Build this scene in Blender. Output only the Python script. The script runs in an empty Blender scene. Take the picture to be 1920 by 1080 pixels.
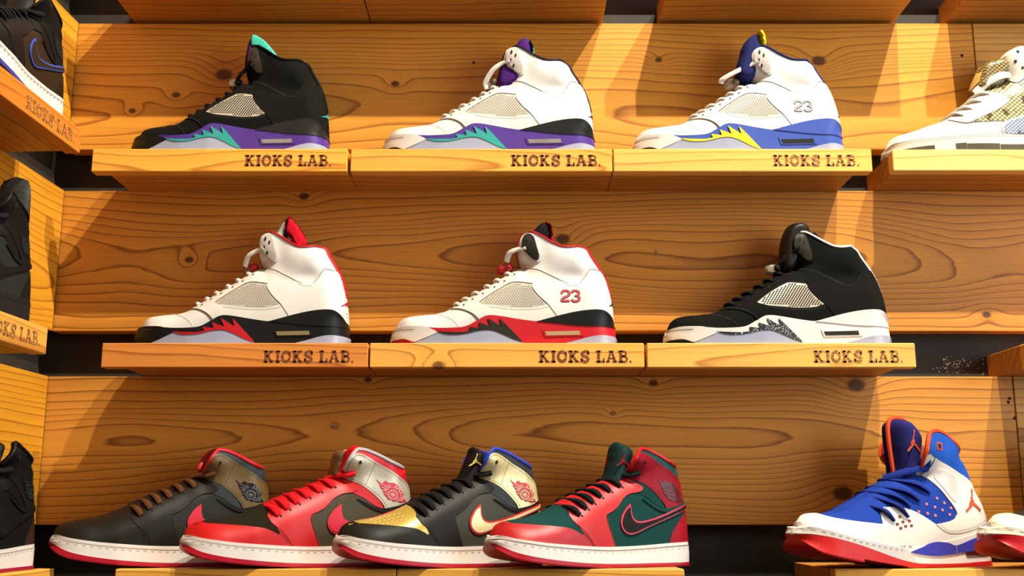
import bpy, math, random
import numpy as np
from mathutils import Vector
from mathutils.geometry import delaunay_2d_cdt

random.seed(7)
sc = bpy.context.scene
col = sc.collection

# ------------------------------------------------------------------ camera
F_PX, HORIZON = 2050.0, 960.0
PITCH = math.atan((HORIZON - 540.0) / F_PX)
CAM = Vector((0.0, -1.5, 1.45))
cd = bpy.data.cameras.new('camera')
cd.sensor_width = 36.0
cd.lens = F_PX / 1920.0 * 36.0
cd.clip_start = 0.02
cam = bpy.data.objects.new('camera', cd)
col.objects.link(cam)
cam.location = CAM
cam.rotation_euler = (math.pi / 2 + PITCH, 0, 0)
sc.camera = cam

# ------------------------------------------------------------------ light, exposure
sc.view_settings.view_transform = 'Standard'
sc.view_settings.look = 'None'
sc.view_settings.gamma = 1.0
sc.view_settings.use_curve_mapping = False
sc.view_settings.exposure = 0.0

world = bpy.data.worlds.new('shop_ambient')
sc.world = world
world.use_nodes = True
wb = world.node_tree.nodes['Background']
wb.inputs[0].default_value = (1.0, 0.74, 0.46, 1)
wb.inputs[1].default_value = 0.10


def spot(name, loc, target, power, color, size, angle=70, blend=0.6):
    l = bpy.data.lights.new(name, 'SPOT')
    l.energy = power
    l.color = color
    l.shadow_soft_size = size
    l.spot_size = math.radians(angle)
    l.spot_blend = blend
    o = bpy.data.objects.new(name, l)
    col.objects.link(o)
    o.location = loc
    o.rotation_euler = (Vector(target) - Vector(loc)).to_track_quat('-Z', 'Y').to_euler()
    return o


def area(name, loc, target, power, color, sx, sy):
    l = bpy.data.lights.new(name, 'AREA')
    l.energy = power
    l.color = color
    l.shape = 'RECTANGLE'
    l.size, l.size_y = sx, sy
    o = bpy.data.objects.new(name, l)
    col.objects.link(o)
    o.location = loc
    o.rotation_euler = (Vector(target) - Vector(loc)).to_track_quat('-Z', 'Y').to_euler()
    return o


WARM = (1.0, 0.92, 0.76)
spot('assumed_ceiling_spot_light', (0.65, -1.0, 3.85), (0.05, 0.1, 1.7), 300, WARM, 0.016)  # unseen ceiling spot, assumed from the slant of the shelf shadows
spot('assumed_ceiling_spot_light', (1.14, -1.0, 3.85), (0.3, 0.1, 1.7), 315, (1.0, 0.93, 0.79), 0.016)  # second unseen spot, assumed from the doubled shadow edges
area('assumed_right_fill_light', (2.1, -1.5, 1.9), (0.5, 0.1, 1.6), 40, (0.90, 0.95, 1.0), 1.5, 1.6)  # unseen area light added as cool fill; daylight from the right is assumed
area('overhead_fill_light', (-0.6, -3.0, 3.3), (0.0, 0.1, 1.6), 15, (1.0, 0.90, 0.80), 2.0, 1.5)  # unseen overhead area light, added as soft fill


# ------------------------------------------------------------------ pixel to place helpers
_c, _s = math.cos(PITCH), math.sin(PITCH)


def P(px, py, Y):
    """point where the ray through a pixel meets the vertical plane y = Y"""
    u = (px - 960.0) / F_PX
    v = (py - 540.0) / F_PX
    d = Vector((u, _c + v * _s, _s - v * _c))
    t = (Y - CAM.y) / d.y
    return CAM + d * t


def PX(px, py, X):
    """point where the ray through a pixel meets the vertical plane x = X"""
    u = (px - 960.0) / F_PX
    v = (py - 540.0) / F_PX
    d = Vector((u, _c + v * _s, _s - v * _c))
    return CAM + d * ((X - CAM.x) / d.x)


# ------------------------------------------------------------------ materials
def lin(c):
    return tuple(((v / 255.0) / 12.92 if v / 255.0 <= 0.04045 else ((v / 255.0 + 0.055) / 1.055) ** 2.4) for v in c)


_mats = {}


def plain(name, rgb, rough=0.5, bump=0.0, bscale=400.0, var=0.0, metal=0.0, coat=0.0, sheen=0.0, trans=0.0, spec=0.5):
    if name in _mats:
        return _mats[name]
    m = bpy.data.materials.new(name)
    m.use_nodes = True
    nt = m.node_tree
    b = nt.nodes['Principled BSDF']
    c = lin(rgb)
    b.inputs['Base Color'].default_value = (*c, 1)
    b.inputs['Roughness'].default_value = rough
    b.inputs['Metallic'].default_value = metal
    b.inputs['Coat Weight'].default_value = coat
    b.inputs['Sheen Weight'].default_value = sheen
    b.inputs['Transmission Weight'].default_value = trans
    b.inputs['Specular IOR Level'].default_value = spec
    if bump > 0 or var > 0:
        tc = nt.nodes.new('ShaderNodeTexCoord')
        n = nt.nodes.new('ShaderNodeTexNoise')
        n.inputs['Scale'].default_value = bscale
        n.inputs['Detail'].default_value = 3
        nt.links.new(tc.outputs['Object'], n.inputs['Vector'])
        if bump > 0:
            bp = nt.nodes.new('ShaderNodeBump')
            bp.inputs['Strength'].default_value = bump
            bp.inputs['Distance'].default_value = 0.001
            nt.links.new(n.outputs['Fac'], bp.inputs['Height'])
            nt.links.new(bp.outputs['Normal'], b.inputs['Normal'])
        if var > 0:
            mx = nt.nodes.new('ShaderNodeMix')
            mx.data_type = 'RGBA'
            mx.inputs['A'].default_value = (*[v * (1 - var) for v in c], 1)
            mx.inputs['B'].default_value = (*[min(1, v * (1 + var)) for v in c], 1)
            nt.links.new(n.outputs['Fac'], mx.inputs['Factor'])
            nt.links.new(mx.outputs['Result'], b.inputs['Base Color'])
    _mats[name] = m
    return m


def leather(key, rgb, rough=0.42, bump=0.12):
    dark = sum(rgb) < 190
    return plain('leather_' + key, rgb, rough + (.08 if dark else 0), bump, 900.0, 0.04, spec=0.18 if dark else 0.4)


def nubuck(key, rgb):
    return plain('nubuck_' + key, rgb, 0.9, 0.25, 1500.0, 0.15, spec=0.08)


def rubber(key, rgb, rough=0.4):
    return plain('rubber_' + key, rgb, rough, 0.03, 700.0, 0.02, spec=0.22 if sum(rgb) < 190 else 0.4)


def fabric(key, rgb):
    return plain('fabric_' + key, rgb, 0.85, 0.4, 1800.0, 0.12, spec=0.12)


def speckled(name, base, dots):
    if name in _mats:
        return _mats[name]
    m = bpy.data.materials.new(name)
    m.use_nodes = True
    nt = m.node_tree
    b = nt.nodes['Principled BSDF']
    b.inputs['Roughness'].default_value = 0.45
    tc = nt.nodes.new('ShaderNodeTexCoord')
    v = nt.nodes.new('ShaderNodeTexVoronoi')
    v.inputs['Scale'].default_value = 420
    nt.links.new(tc.outputs['Object'], v.inputs['Vector'])
    r = nt.nodes.new('ShaderNodeValToRGB')
    r.color_ramp.elements[0].position = 0.24
    r.color_ramp.elements[0].color = (*lin(dots), 1)
    r.color_ramp.elements[1].position = 0.30
    r.color_ramp.elements[1].color = (*lin(base), 1)
    nt.links.new(v.outputs['Distance'], r.inputs['Fac'])
    nt.links.new(r.outputs['Color'], b.inputs['Base Color'])
    _mats[name] = m
    return m


def snakeskin(name, light, dark, scale=230.0):
    if name in _mats:
        return _mats[name]
    m = bpy.data.materials.new(name)
    m.use_nodes = True
    nt = m.node_tree
    b = nt.nodes['Principled BSDF']
    b.inputs['Roughness'].default_value = 0.35
    tc = nt.nodes.new('ShaderNodeTexCoord')
    mp = nt.nodes.new('ShaderNodeMapping')
    mp.inputs['Rotation'].default_value = (0, math.radians(45), 0)
    mp.inputs['Scale'].default_value = (1.0, 0.02, 1.25)
    nt.links.new(tc.outputs['Object'], mp.inputs['Vector'])
    v = nt.nodes.new('ShaderNodeTexVoronoi')
    v.feature = 'DISTANCE_TO_EDGE'
    v.inputs['Scale'].default_value = scale
    v.inputs['Randomness'].default_value = 0.08
    nt.links.new(mp.outputs['Vector'], v.inputs['Vector'])
    r = nt.nodes.new('ShaderNodeValToRGB')
    r.color_ramp.elements[0].position = 0.07
    r.color_ramp.elements[0].color = (*lin(dark), 1)
    r.color_ramp.elements[1].position = 0.16
    r.color_ramp.elements[1].color = (*lin(light), 1)
    nt.links.new(v.outputs['Distance'], r.inputs['Fac'])
    n = nt.nodes.new('ShaderNodeTexNoise')
    n.inputs['Scale'].default_value = 60
    nt.links.new(tc.outputs['Object'], n.inputs['Vector'])
    r2 = nt.nodes.new('ShaderNodeValToRGB')
    r2.color_ramp.elements[0].position = 0.36
    r2.color_ramp.elements[0].color = (*[q * 0.25 for q in lin(light)], 1)
    r2.color_ramp.elements[1].position = 0.46
    r2.color_ramp.elements[1].color = (1, 1, 1, 1)
    nt.links.new(n.outputs['Fac'], r2.inputs['Fac'])
    mx = nt.nodes.new('ShaderNodeMix')
    mx.data_type = 'RGBA'
    mx.blend_type = 'MULTIPLY'
    mx.inputs['Factor'].default_value = 1
    nt.links.new(r.outputs['Color'], mx.inputs['A'])
    nt.links.new(r2.outputs['Color'], mx.inputs['B'])
    nt.links.new(mx.outputs['Result'], b.inputs['Base Color'])
    bp = nt.nodes.new('ShaderNodeBump')
    bp.inputs['Strength'].default_value = 0.4
    bp.inputs['Distance'].default_value = 0.001
    nt.links.new(v.outputs['Distance'], bp.inputs['Height'])
    nt.links.new(bp.outputs['Normal'], b.inputs['Normal'])
    _mats[name] = m
    return m


def wood(name, light, dark, seed=0.0, spacing=0.008, heart=(0.05, 0.0), warp=0.03, knots=(), contrast=1.0, rough=0.5, axis=0):
    """sawn conifer: growth rings about a wandering pith line, knots, fine fibres. Grain runs along local axis 0 (x) or 1 (y)."""
    m = bpy.data.materials.new(name)
    m.use_nodes = True
    nt = m.node_tree
    N, Lk = nt.nodes, nt.links
    b = N['Principled BSDF']
    b.inputs['Roughness'].default_value = rough
    b.inputs['Specular IOR Level'].default_value = 0.3

    def math_(op, a, c=None, d=None):
        n = N.new('ShaderNodeMath')
        n.operation = op
        for i, v in enumerate((a, c, d)):
            if v is None:
                continue
            if isinstance(v, (int, float)):
                n.inputs[i].default_value = v
            else:
                Lk.new(v, n.inputs[i])
        return n.outputs[0]

    tc = N.new('ShaderNodeTexCoord')
    sp = N.new('ShaderNodeSeparateXYZ')
    Lk.new(tc.outputs['Object'], sp.inputs[0])
    if axis == 0:
        X, Y, Z = sp.outputs[0], sp.outputs[1], sp.outputs[2]
    else:
        X, Y, Z = sp.outputs[1], sp.outputs[0], sp.outputs[2]

    def noise(sx, sy, sz, off, detail=2.0):
        cb = N.new('ShaderNodeCombineXYZ')
        Lk.new(math_('MULTIPLY_ADD', X, sx, off), cb.inputs[0])
        Lk.new(math_('MULTIPLY_ADD', Y, sy, off * 1.7), cb.inputs[1])
        Lk.new(math_('MULTIPLY_ADD', Z, sz, off * 0.6), cb.inputs[2])
        n = N.new('ShaderNodeTexNoise')
        n.inputs['Scale'].default_value = 1.0
        n.inputs['Detail'].default_value = detail
        Lk.new(cb.outputs[0], n.inputs['Vector'])
        return n.outputs['Fac']

    n1 = math_('SUBTRACT', noise(1.5, 1.5, 2.5, seed + 3.1), 0.5)
    n2 = math_('SUBTRACT', noise(1.6, 3.0, 9.0, seed + 11.3), 0.5)
    yy = math_('ADD', math_('ADD', Y, heart[0]), math_('MULTIPLY', n1, warp * 2.4))
    zz = math_('ADD', math_('SUBTRACT', Z, heart[1]), math_('MULTIPLY', n2, warp * 0.8))
    r = math_('SQRT', math_('ADD', math_('MULTIPLY', yy, yy), math_('MULTIPLY', zz, zz)))
    kdark = None
    for (kx, kz, kr) in knots:
        dx = math_('MULTIPLY', math_('SUBTRACT', X, kx), 0.72)
        dz = math_('SUBTRACT', Z, kz)
        d = math_('SQRT', math_('ADD', math_('MULTIPLY', dx, dx), math_('MULTIPLY', dz, dz)))
        q = math_('DIVIDE', d, kr * 2.6)
        bump_ = math_('POWER', 2.718, math_('MULTIPLY', math_('MULTIPLY', q, q), -1.0))
        r = math_('ADD', r, math_('MULTIPLY', bump_, kr * 1.6))
        e = math_('SUBTRACT', 1.0, math_('DIVIDE', d, kr))
        e = math_('MULTIPLY', math_('MAXIMUM', e, 0.0), 2.2)
        e = math_('MINIMUM', e, 0.9)
        kdark = e if kdark is None else math_('MAXIMUM', kdark, e)
    nf = math_('SUBTRACT', noise(5.0, 40.0, 60.0, seed + 5.0, 3.0), 0.5)
    ph = math_('ADD', math_('DIVIDE', r, spacing), math_('MULTIPLY', nf, 0.42))
    # ring spacing wanders
    fr = math_('FRACT', math_('ADD', ph, math_('MULTIPLY', math_('SINE', math_('MULTIPLY', ph, 0.7)), 0.55)))
    ramp = N.new('ShaderNodeValToRGB')
    els = ramp.color_ramp.elements
    L_, D_ = lin(light), lin(dark)
    mid = [a + (c - a) * 0.20 * contrast for a, c in zip(L_, D_)]
    drk = [a + (c - a) * min(1.0, 0.9 * contrast) for a, c in zip(L_, D_)]
    els[0].position = 0.0
    els[0].color = (*L_, 1)
    els[1].position = 0.78
    els[1].color = (*mid, 1)
    e3 = els.new(0.94)
    e3.color = (*drk, 1)
    e4 = els.new(1.0)
    e4.color = (*L_, 1)
    Lk.new(fr, ramp.inputs['Fac'])
    fib = noise(12.0, 300.0, 420.0, seed + 9.0, 3.0)
    tone = noise(1.3, 2.0, 5.0, seed + 21.0, 1.0)
    mul = math_('ADD', math_('MULTIPLY', fib, 0.40), math_('MULTIPLY_ADD', tone, 0.40, 0.60))
    mx = N.new('ShaderNodeMix')
    mx.data_type = 'RGBA'
    mx.blend_type = 'MULTIPLY'
    mx.inputs['Factor'].default_value = 1.0
    Lk.new(ramp.outputs['Color'], mx.inputs['A'])
    cbm = N.new('ShaderNodeCombineXYZ')
    for i in range(3):
        Lk.new(mul, cbm.inputs[i])
    Lk.new(cbm.outputs[0], mx.inputs['B'])
    outc = mx.outputs['Result']
    if kdark is not None:
        m2 = N.new('ShaderNodeMix')
        m2.data_type = 'RGBA'
        Lk.new(kdark, m2.inputs['Factor'])
        Lk.new(outc, m2.inputs['A'])
        m2.inputs['B'].default_value = (*[v * 0.28 for v in D_], 1)
        outc = m2.outputs['Result']
    Lk.new(outc, b.inputs['Base Color'])
    bp = N.new('ShaderNodeBump')
    bp.inputs['Strength'].default_value = 0.15
    bp.inputs['Distance'].default_value = 0.0006
    Lk.new(fr, bp.inputs['Height'])
    Lk.new(bp.outputs['Normal'], b.inputs['Normal'])
    return m


# ------------------------------------------------------------------ object helpers
def tag(o, label=None, cat=None, group=None, kind=None):
    if label:
        o['label'] = label
    if cat:
        o['category'] = cat
    if group:
        o['group'] = group
    if kind:
        o['kind'] = kind
    return o


def empty(name, loc=(0, 0, 0), rz=0.0, scale=(1, 1, 1)):
    o = bpy.data.objects.new(name, None)
    o.empty_display_size = 0.05
    col.objects.link(o)
    o.location = loc
    o.rotation_euler = (0, 0, rz)
    o.scale = scale
    return o


def mesh_obj(name, verts, faces, mat, parent=None, smooth=True, angle=40, loc=None):
    me = bpy.data.meshes.new(name)
    me.from_pydata([tuple(float(q) for q in v) for v in verts], [], [tuple(int(q) for q in f) for f in faces])
    me.materials.append(mat)
    if smooth:
        me.polygons.foreach_set('use_smooth', [True] * len(me.polygons))
        me.set_sharp_from_angle(angle=math.radians(angle))
    me.update()
    o = bpy.data.objects.new(name, me)
    col.objects.link(o)
    if parent is not None:
        o.parent = parent
    if loc is not None:
        o.location = loc
    return o


def box_geo(x0, x1, y0, y1, z0, z1, bev=0.0):
    """box with chamfered edges parallel to its length axes"""
    if bev <= 0:
        v = [(x0, y0, z0), (x1, y0, z0), (x1, y1, z0), (x0, y1, z0), (x0, y0, z1), (x1, y0, z1), (x1, y1, z1), (x0, y1, z1)]
        f = [(0, 3, 2, 1), (4, 5, 6, 7), (0, 1, 5, 4), (1, 2, 6, 5), (2, 3, 7, 6), (3, 0, 4, 7)]
        return v, f
    import bmesh
    bm = bmesh.new()
    v, f = box_geo(x0, x1, y0, y1, z0, z1)
    bv = [bm.verts.new(p) for p in v]
    for q in f:
        bm.faces.new([bv[i] for i in q])
    bmesh.ops.bevel(bm, geom=list(bm.edges), offset=bev, segments=1, affect='EDGES')
    bm.verts.index_update()
    vv = [tuple(p.co) for p in bm.verts]
    ff = [[p.index for p in fc.verts] for fc in bm.faces]
    bm.free()
    return vv, ff


def catmull(pts, closed=False, n=6):
    """smooth curve through points; a third element of 1 marks a sharp corner"""
    P2 = [np.array(p[:2], float) if len(p) < 4 else np.array(p[:3], float) for p in pts]
    sharp = [len(p) == 3 and p[2] == 1 for p in pts]
    return _catmull(P2, sharp, closed, n)


def _catmull(P2, sharp, closed, n):
    out = []
    m = len(P2)
    rng = range(m if closed else m - 1)
    for i in rng:
        p1, p2 = P2[i], P2[(i + 1) % m]
        p0 = P2[i - 1] if (i > 0 or closed) else p1
        p3 = P2[(i + 2) % m] if (i + 2 < m or closed) else p2
        if sharp[i]:
            p0 = p1
        if sharp[(i + 1) % m]:
            p3 = p2
        d = np.linalg.norm(p2 - p1)
        t1 = (p2 - p0) * 0.5
        t2 = (p3 - p1) * 0.5
        for t in (t1, t2):
            l = np.linalg.norm(t)
            if l > d * 1.2 and l > 0:
                t *= d * 1.2 / l
        for k in range(n):
            s = k / n
            h00 = 2 * s ** 3 - 3 * s ** 2 + 1
            h10 = s ** 3 - 2 * s ** 2 + s
            h01 = -2 * s ** 3 + 3 * s ** 2
            h11 = s ** 3 - s ** 2
            out.append(h00 * p1 + h10 * t1 + h01 * p2 + h11 * t2)
    if not closed:
        out.append(P2[-1])
    return np.array(out)


def catmull3(pts, n=5):
    return _catmull([np.array(p, float) for p in pts], [False] * len(pts), False, n)


def seg_dist(Q, poly):
    """distance of points Q (n,2) to an open polyline and nearest points"""
    A, B = poly[:-1], poly[1:]
    d = B - A
    L2 = np.maximum((d * d).sum(1), 1e-14)
    t = ((Q[:, None, :] - A[None]) * d[None]).sum(2) / L2[None]
    t = np.clip(t, 0, 1)
    near = A[None] + t[..., None] * d[None]
    dd = np.linalg.norm(Q[:, None, :] - near, axis=2)
    k = dd.argmin(1)
    idx = np.arange(len(Q))
    return dd[idx, k], near[idx, k]


def inside(Q, poly):
    x, y = Q[:, 0], Q[:, 1]
    c = np.zeros(len(Q), bool)
    j = len(poly) - 1
    for i in range(len(poly)):
        xi, yi = poly[i]
        xj, yj = poly[j]
        cond = ((yi > y) != (yj > y))
        with np.errstate(divide='ignore', invalid='ignore'):
            xs = (xj - xi) * (y - yi) / (yj - yi + 1e-15) + xi
        c ^= cond & (x < xs)
        j = i
    return c


def resample(curve, n, power=None, ts=None):
    d = np.r_[0, np.cumsum(np.linalg.norm(np.diff(curve, axis=0), axis=1))]
    if ts is None:
        ts = np.linspace(0, 1, n)
    s = ts * d[-1]
    return np.stack([np.interp(s, d, curve[:, k]) for k in range(curve.shape[1])], 1)


class Field:
    """half width of a body as a function of the side-view point (x, z)"""

    def __init__(self, widths, edges, mask, L, taper=0.0, pads=()):
        self.widths, self.edges, self.mask, self.L, self.taper, self.pads = widths, edges, mask, L, taper, pads
        self.closed_mask = np.vstack([mask, mask[:1]])

    def w(self, Q):
        s = np.clip(Q[:, 0] / self.L, 0, 1)
        W = np.interp(s, [a for a, _ in self.widths], [b for _, b in self.widths])
        if self.taper:
            t = np.clip((Q[:, 1] - 0.035) / 0.085, 0, 1)
            W = W * (1 - self.taper * t * t * (3 - 2 * t))
        for (px, pz, rx, rz, amp) in self.pads:
            W = W + amp * np.exp(-((Q[:, 0] - px) / rx) ** 2 - ((Q[:, 1] - pz) / rz) ** 2)
        for (poly, R, p) in self.edges:
            d, _ = seg_dist(Q, poly)
            t = np.clip(d / R, 0, 1)
            W = W * (1 - (1 - t) ** p) ** (1 / p)
        return np.where(inside(Q, self.mask), W, 0.0)

    def snap(self, Q):
        ins = inside(Q, self.mask)
        if ins.all():
            return Q
        Q = Q.copy()
        _, near = seg_dist(Q[~ins], self.closed_mask)
        Q[~ins] = near
        return Q

    def surf(self, Q, t=0.0):
        """near-side surface points lifted by t along the normal"""
        Q = self.snap(np.asarray(Q, float))
        w = self.w(Q)
        e = 0.0008
        ex, ez = np.array([e, 0]), np.array([0, e])
        gx = (self.w(Q + ex) - self.w(Q - ex)) / (2 * e)
        gz = (self.w(Q + ez) - self.w(Q - ez)) / (2 * e)
        n = np.stack([-gx, -np.ones_like(gx), -gz], 1)
        n /= np.linalg.norm(n, axis=1)[:, None]
        p = np.stack([Q[:, 0], -w, Q[:, 1]], 1)
        return p + n * np.asarray(t).reshape(-1, 1) if np.ndim(t) else p + n * t


def tri_poly(poly, h, extra=None):
    """triangulate a 2-D polygon with interior points about h apart"""
    keep = [poly[0]]
    for p in poly[1:]:
        if np.linalg.norm(p - keep[-1]) > 1e-5:
            keep.append(p)
    if np.linalg.norm(keep[0] - keep[-1]) < 1e-5:
        keep.pop()
    B = []
    for i, p in enumerate(keep):
        q = keep[(i + 1) % len(keep)]
        k = max(1, int(np.linalg.norm(q - p) / (h * 1.2)))
        for j in range(k):
            B.append(p + (q - p) * j / k)
    B = np.array(B)
    lo, hi = B.min(0), B.max(0)
    xs = np.arange(lo[0] + h / 2, hi[0], h)
    zs = np.arange(lo[1] + h / 2, hi[1], h)
    G = np.array([(x + (0.25 * h if j % 2 else -0.25 * h), z) for j, z in enumerate(zs) for x in xs]).reshape(-1, 2)
    if len(G):
        G = G[inside(G, B)]
    if len(G):
        d, _ = seg_dist(G, np.vstack([B, B[:1]]))
        G = G[d > 0.45 * h]
    if extra is not None and len(extra):
        if len(G):
            d = np.sqrt(((G[:, None] - extra[None]) ** 2).sum(2)).min(1)
            G = G[d > .0012]
        G = np.vstack([G, extra]) if len(G) else extra
    V = np.vstack([B, G]) if len(G) else B
    nb = len(B)
    res = delaunay_2d_cdt([Vector((p[0], p[1])) for p in V], [(i, (i + 1) % nb) for i in range(nb)], [], 1, 1e-7)
    v2 = np.array([(v.x, v.y) for v in res[0]])
    return v2, [tuple(f) for f in res[2]]


def boundary_edges(faces):
    cnt = {}
    for f in faces:
        for i in range(len(f)):
            a, b = f[i], f[(i + 1) % len(f)]
            cnt[(a, b)] = 1
    return [(a, b) for (a, b) in cnt if (b, a) not in cnt]


def merge(parts):
    V, Fc = [], []
    for v, f in parts:
        o = len(V)
        V.extend(v)
        Fc.extend([tuple(i + o for i in q) for q in f])
    return V, Fc


def mirror_y(v, f):
    return [(a, -b, c) for a, b, c in v], [tuple(reversed(q)) for q in f]


def near_edge_points(field, poly):
    """extra points close to the rounded edges, so that overlays follow the tight curve there"""
    out = []
    for (e, R, p) in field.edges:
        d = np.r_[0, np.cumsum(np.linalg.norm(np.diff(e, axis=0), axis=1))]
        m = max(2, int(d[-1] / .0045))
        q = resample(e, m)
        tg = np.gradient(q, axis=0)
        tg /= np.maximum(np.linalg.norm(tg, axis=1)[:, None], 1e-9)
        nn = np.stack([-tg[:, 1], tg[:, 0]], 1)
        for dd in (.0005, .0014, .0028):
            for sg in (-1, 1):
                out.append(q + nn * sg * dd)
    if not out:
        return np.zeros((0, 2))
    G = np.vstack(out)
    lo, hi = poly.min(0), poly.max(0)
    G = G[((G > lo) & (G < hi)).all(1)]
    if len(G):
        G = G[inside(G, poly) & inside(G, field.mask)]
    if len(G):
        d, _ = seg_dist(G, np.vstack([poly, poly[:1]]))
        G = G[d > .0003]
    return G


def to_edges(field, poly, reach=.0030):
    """pull outline points that run along a rounded edge onto that edge"""
    poly = np.asarray(poly, float)
    poly = resample(np.vstack([poly, poly[:1]]), max(40, int(np.linalg.norm(np.diff(np.vstack([poly, poly[:1]]), axis=0), axis=1).sum() / .0022)))[:-1] if len(poly) > 12 else poly
    ins = inside(poly, field.mask)
    for (e, R, p) in field.edges:
        d, near = seg_dist(poly, e)
        k = (d < reach) & ins
        poly[k] = near[k]
    return poly


def panel_geo(field, poly, t=0.001, both=True, h=0.0045, depth=0.0012, fine=False):
    poly = np.asarray(poly, float)
    if fine:
        poly = field.snap(to_edges(field, poly))
        v2, faces = tri_poly(poly, h, near_edge_points(field, poly))
    else:
        v2, faces = tri_poly(poly, h)
    # orientation: near side faces -y; (x,z) counter-clockwise seen from -y is right
    ff = []
    for f in faces:
        a, b, c = v2[f[0]], v2[f[1]], v2[f[2]]
        ar = (b[0] - a[0]) * (c[1] - a[1]) - (b[1] - a[1]) * (c[0] - a[0])
        if abs(ar) < 1e-12:
            continue
        ff.append(f if ar > 0 else (f[0], f[2], f[1]))
    top = field.surf(v2, t)
    V = [tuple(p) for p in top]
    be = boundary_edges(ff)
    low = field.surf(v2, t - depth)
    mp = {}
    for a, b in be:
        for q in (a, b):
            if q not in mp:
                mp[q] = len(V)
                V.append(tuple(low[q]))
    Fc = list(ff) + [(b, a, mp[a], mp[b]) for a, b in be]
    if both:
        return merge([(V, Fc), mirror_y(V, Fc)])
    return V, Fc


def pillow_geo(poly, W, R, h=0.003, p=2.0, lean=None):
    """closed padded body with the side outline poly and half width W rounded over R"""
    poly = np.asarray(poly)
    v2, faces = tri_poly(poly, h)
    loop = np.vstack([poly, poly[:1]])
    d, _ = seg_dist(v2, loop)
    t = np.clip(d / R, 0, 1)
    w = W * (1 - (1 - t) ** p) ** (1 / p)
    be = boundary_edges(faces)
    bset = set(q for e in be for q in e)
    V = [(v2[i][0], -w[i] if i not in bset else 0.0, v2[i][1]) for i in range(len(v2))]
    n = len(V)
    idx = {}
    for i in range(n):
        if i in bset:
            idx[i] = i
        else:
            idx[i] = len(V)
            V.append((v2[i][0], w[i], v2[i][1]))
    Fc = []
    for f in faces:
        a, b, c = v2[f[0]], v2[f[1]], v2[f[2]]
        ar = (b[0] - a[0]) * (c[1] - a[1]) - (b[1] - a[1]) * (c[0] - a[0])
        g = f if ar > 0 else (f[0], f[2], f[1])
        Fc.append(g)
        Fc.append((idx[g[0]], idx[g[2]], idx[g[1]]))
    return V, Fc


def tube_geo(path, r, n=8, flat=1.0, upv=(0, -1, 0), taper=True):
    """tube along a 3-D path; flat < 1 squashes it along upv"""
    path = np.asarray(path, float)
    m = len(path)
    up0 = np.array(upv, float)
    V, Fc = [], []
    for i in range(m):
        t = path[min(i + 1, m - 1)] - path[max(i - 1, 0)]
        t /= max(np.linalg.norm(t), 1e-9)
        up = up0 - t * up0.dot(t)
        l = np.linalg.norm(up)
        up = up / l if l > 1e-4 else np.array([0, 0, 1.0])
        sd = np.cross(t, up)
        rr = r if np.ndim(r) == 0 else r[i]
        for k in range(n):
            a = 2 * math.pi * k / n
            V.append(tuple(path[i] + sd * math.cos(a) * rr + up * math.sin(a) * rr * flat))
    for i in range(m - 1):
        for k in range(n):
            a, b = i * n + k, i * n + (k + 1) % n
            Fc.append((a, a + n, b + n, b))
    Fc.append(tuple(range(n)))
    Fc.append(tuple(reversed([(m - 1) * n + k for k in range(n)])))
    return V, Fc


def ribbon2d(path, width, closed=False):
    path = np.asarray(path, float)
    n = len(path)
    L_, R_ = [], []
    for i in range(n):
        if closed:
            t = path[(i + 1) % n] - path[i - 1]
        else:
            t = path[min(i + 1, n - 1)] - path[max(i - 1, 0)]
        t /= max(np.linalg.norm(t), 1e-9)
        nn = np.array([-t[1], t[0]])
        w = width if np.ndim(width) == 0 else width[i]
        L_.append(path[i] + nn * w / 2)
        R_.append(path[i] - nn * w / 2)
    return np.array(L_), np.array(R_)


def ribbon_geo(field, path, width, t=0.0008, both=False, closed=False):
    """flat strip laid on a body (stitching, seams, print)"""
    Lp, Rp = ribbon2d(path, width, closed)
    n = len(Lp)
    V = [tuple(p) for p in field.surf(np.vstack([Lp, Rp]), t)]
    Fc = []
    for i in range(n if closed else n - 1):
        j = (i + 1) % n
        Fc.append((i, n + i, n + j, j))
    if both:
        return merge([(V, Fc), mirror_y(V, Fc)])
    return V, Fc


def dashed(path, width, on=0.0022, off=0.0016):
    """split a polyline into short stitches"""
    path = np.asarray(path, float)
    d = np.r_[0, np.cumsum(np.linalg.norm(np.diff(path, axis=0), axis=1))]
    out = []
    s = 0.0
    while s < d[-1]:
        e = min(s + on, d[-1])
        out.append(np.array([[np.interp(q, d, path[:, 0]), np.interp(q, d, path[:, 1])] for q in (s, (s + e) / 2, e)]))
        s += on + off
    return out


def coons(bottom, top, left, right, nu, nv, us, vs):
    """structured grid between four curves: arrays (nu,2),(nu,2),(nv,2),(nv,2)"""
    U = us[:, None, None]
    Vv = vs[None, :, None]
    Bc, T, Lf, R = bottom[:, None, :], top[:, None, :], left[None], right[None]
    return ((1 - Vv) * Bc + Vv * T + (1 - U) * Lf + U * R
            - ((1 - U) * (1 - Vv) * bottom[0] + U * (1 - Vv) * bottom[-1] + (1 - U) * Vv * top[0] + U * Vv * top[-1]))


def keyed(curves, us):
    """curves: list of polylines joined end to end with u breakpoints; samples at us"""
    out = []
    for u in us:
        for (c, a, b) in curves:
            if u <= b + 1e-9:
                s = (u - a) / (b - a)
                out.append(resample(c, 1, ts=np.array([min(max(s, 0), 1)]))[0])
                break
    return np.array(out)


# ------------------------------------------------------------------ shoe building
def weld(V, Fc, eps=2e-5):
    key, remap, out = {}, [], []
    for v in V:
        k = (round(v[0] / eps), round(v[1] / eps), round(v[2] / eps))
        if k not in key:
            key[k] = len(out)
            out.append(v)
        remap.append(key[k])
    F2 = []
    for f in Fc:
        g = []
        for i in f:
            j = remap[i]
            if not g or g[-1] != j:
                g.append(j)
        if len(g) > 1 and g[0] == g[-1]:
            g.pop()
        if len(set(g)) >= 3 and len(set(g)) == len(g):
            F2.append(tuple(g))
    return out, F2


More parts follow.
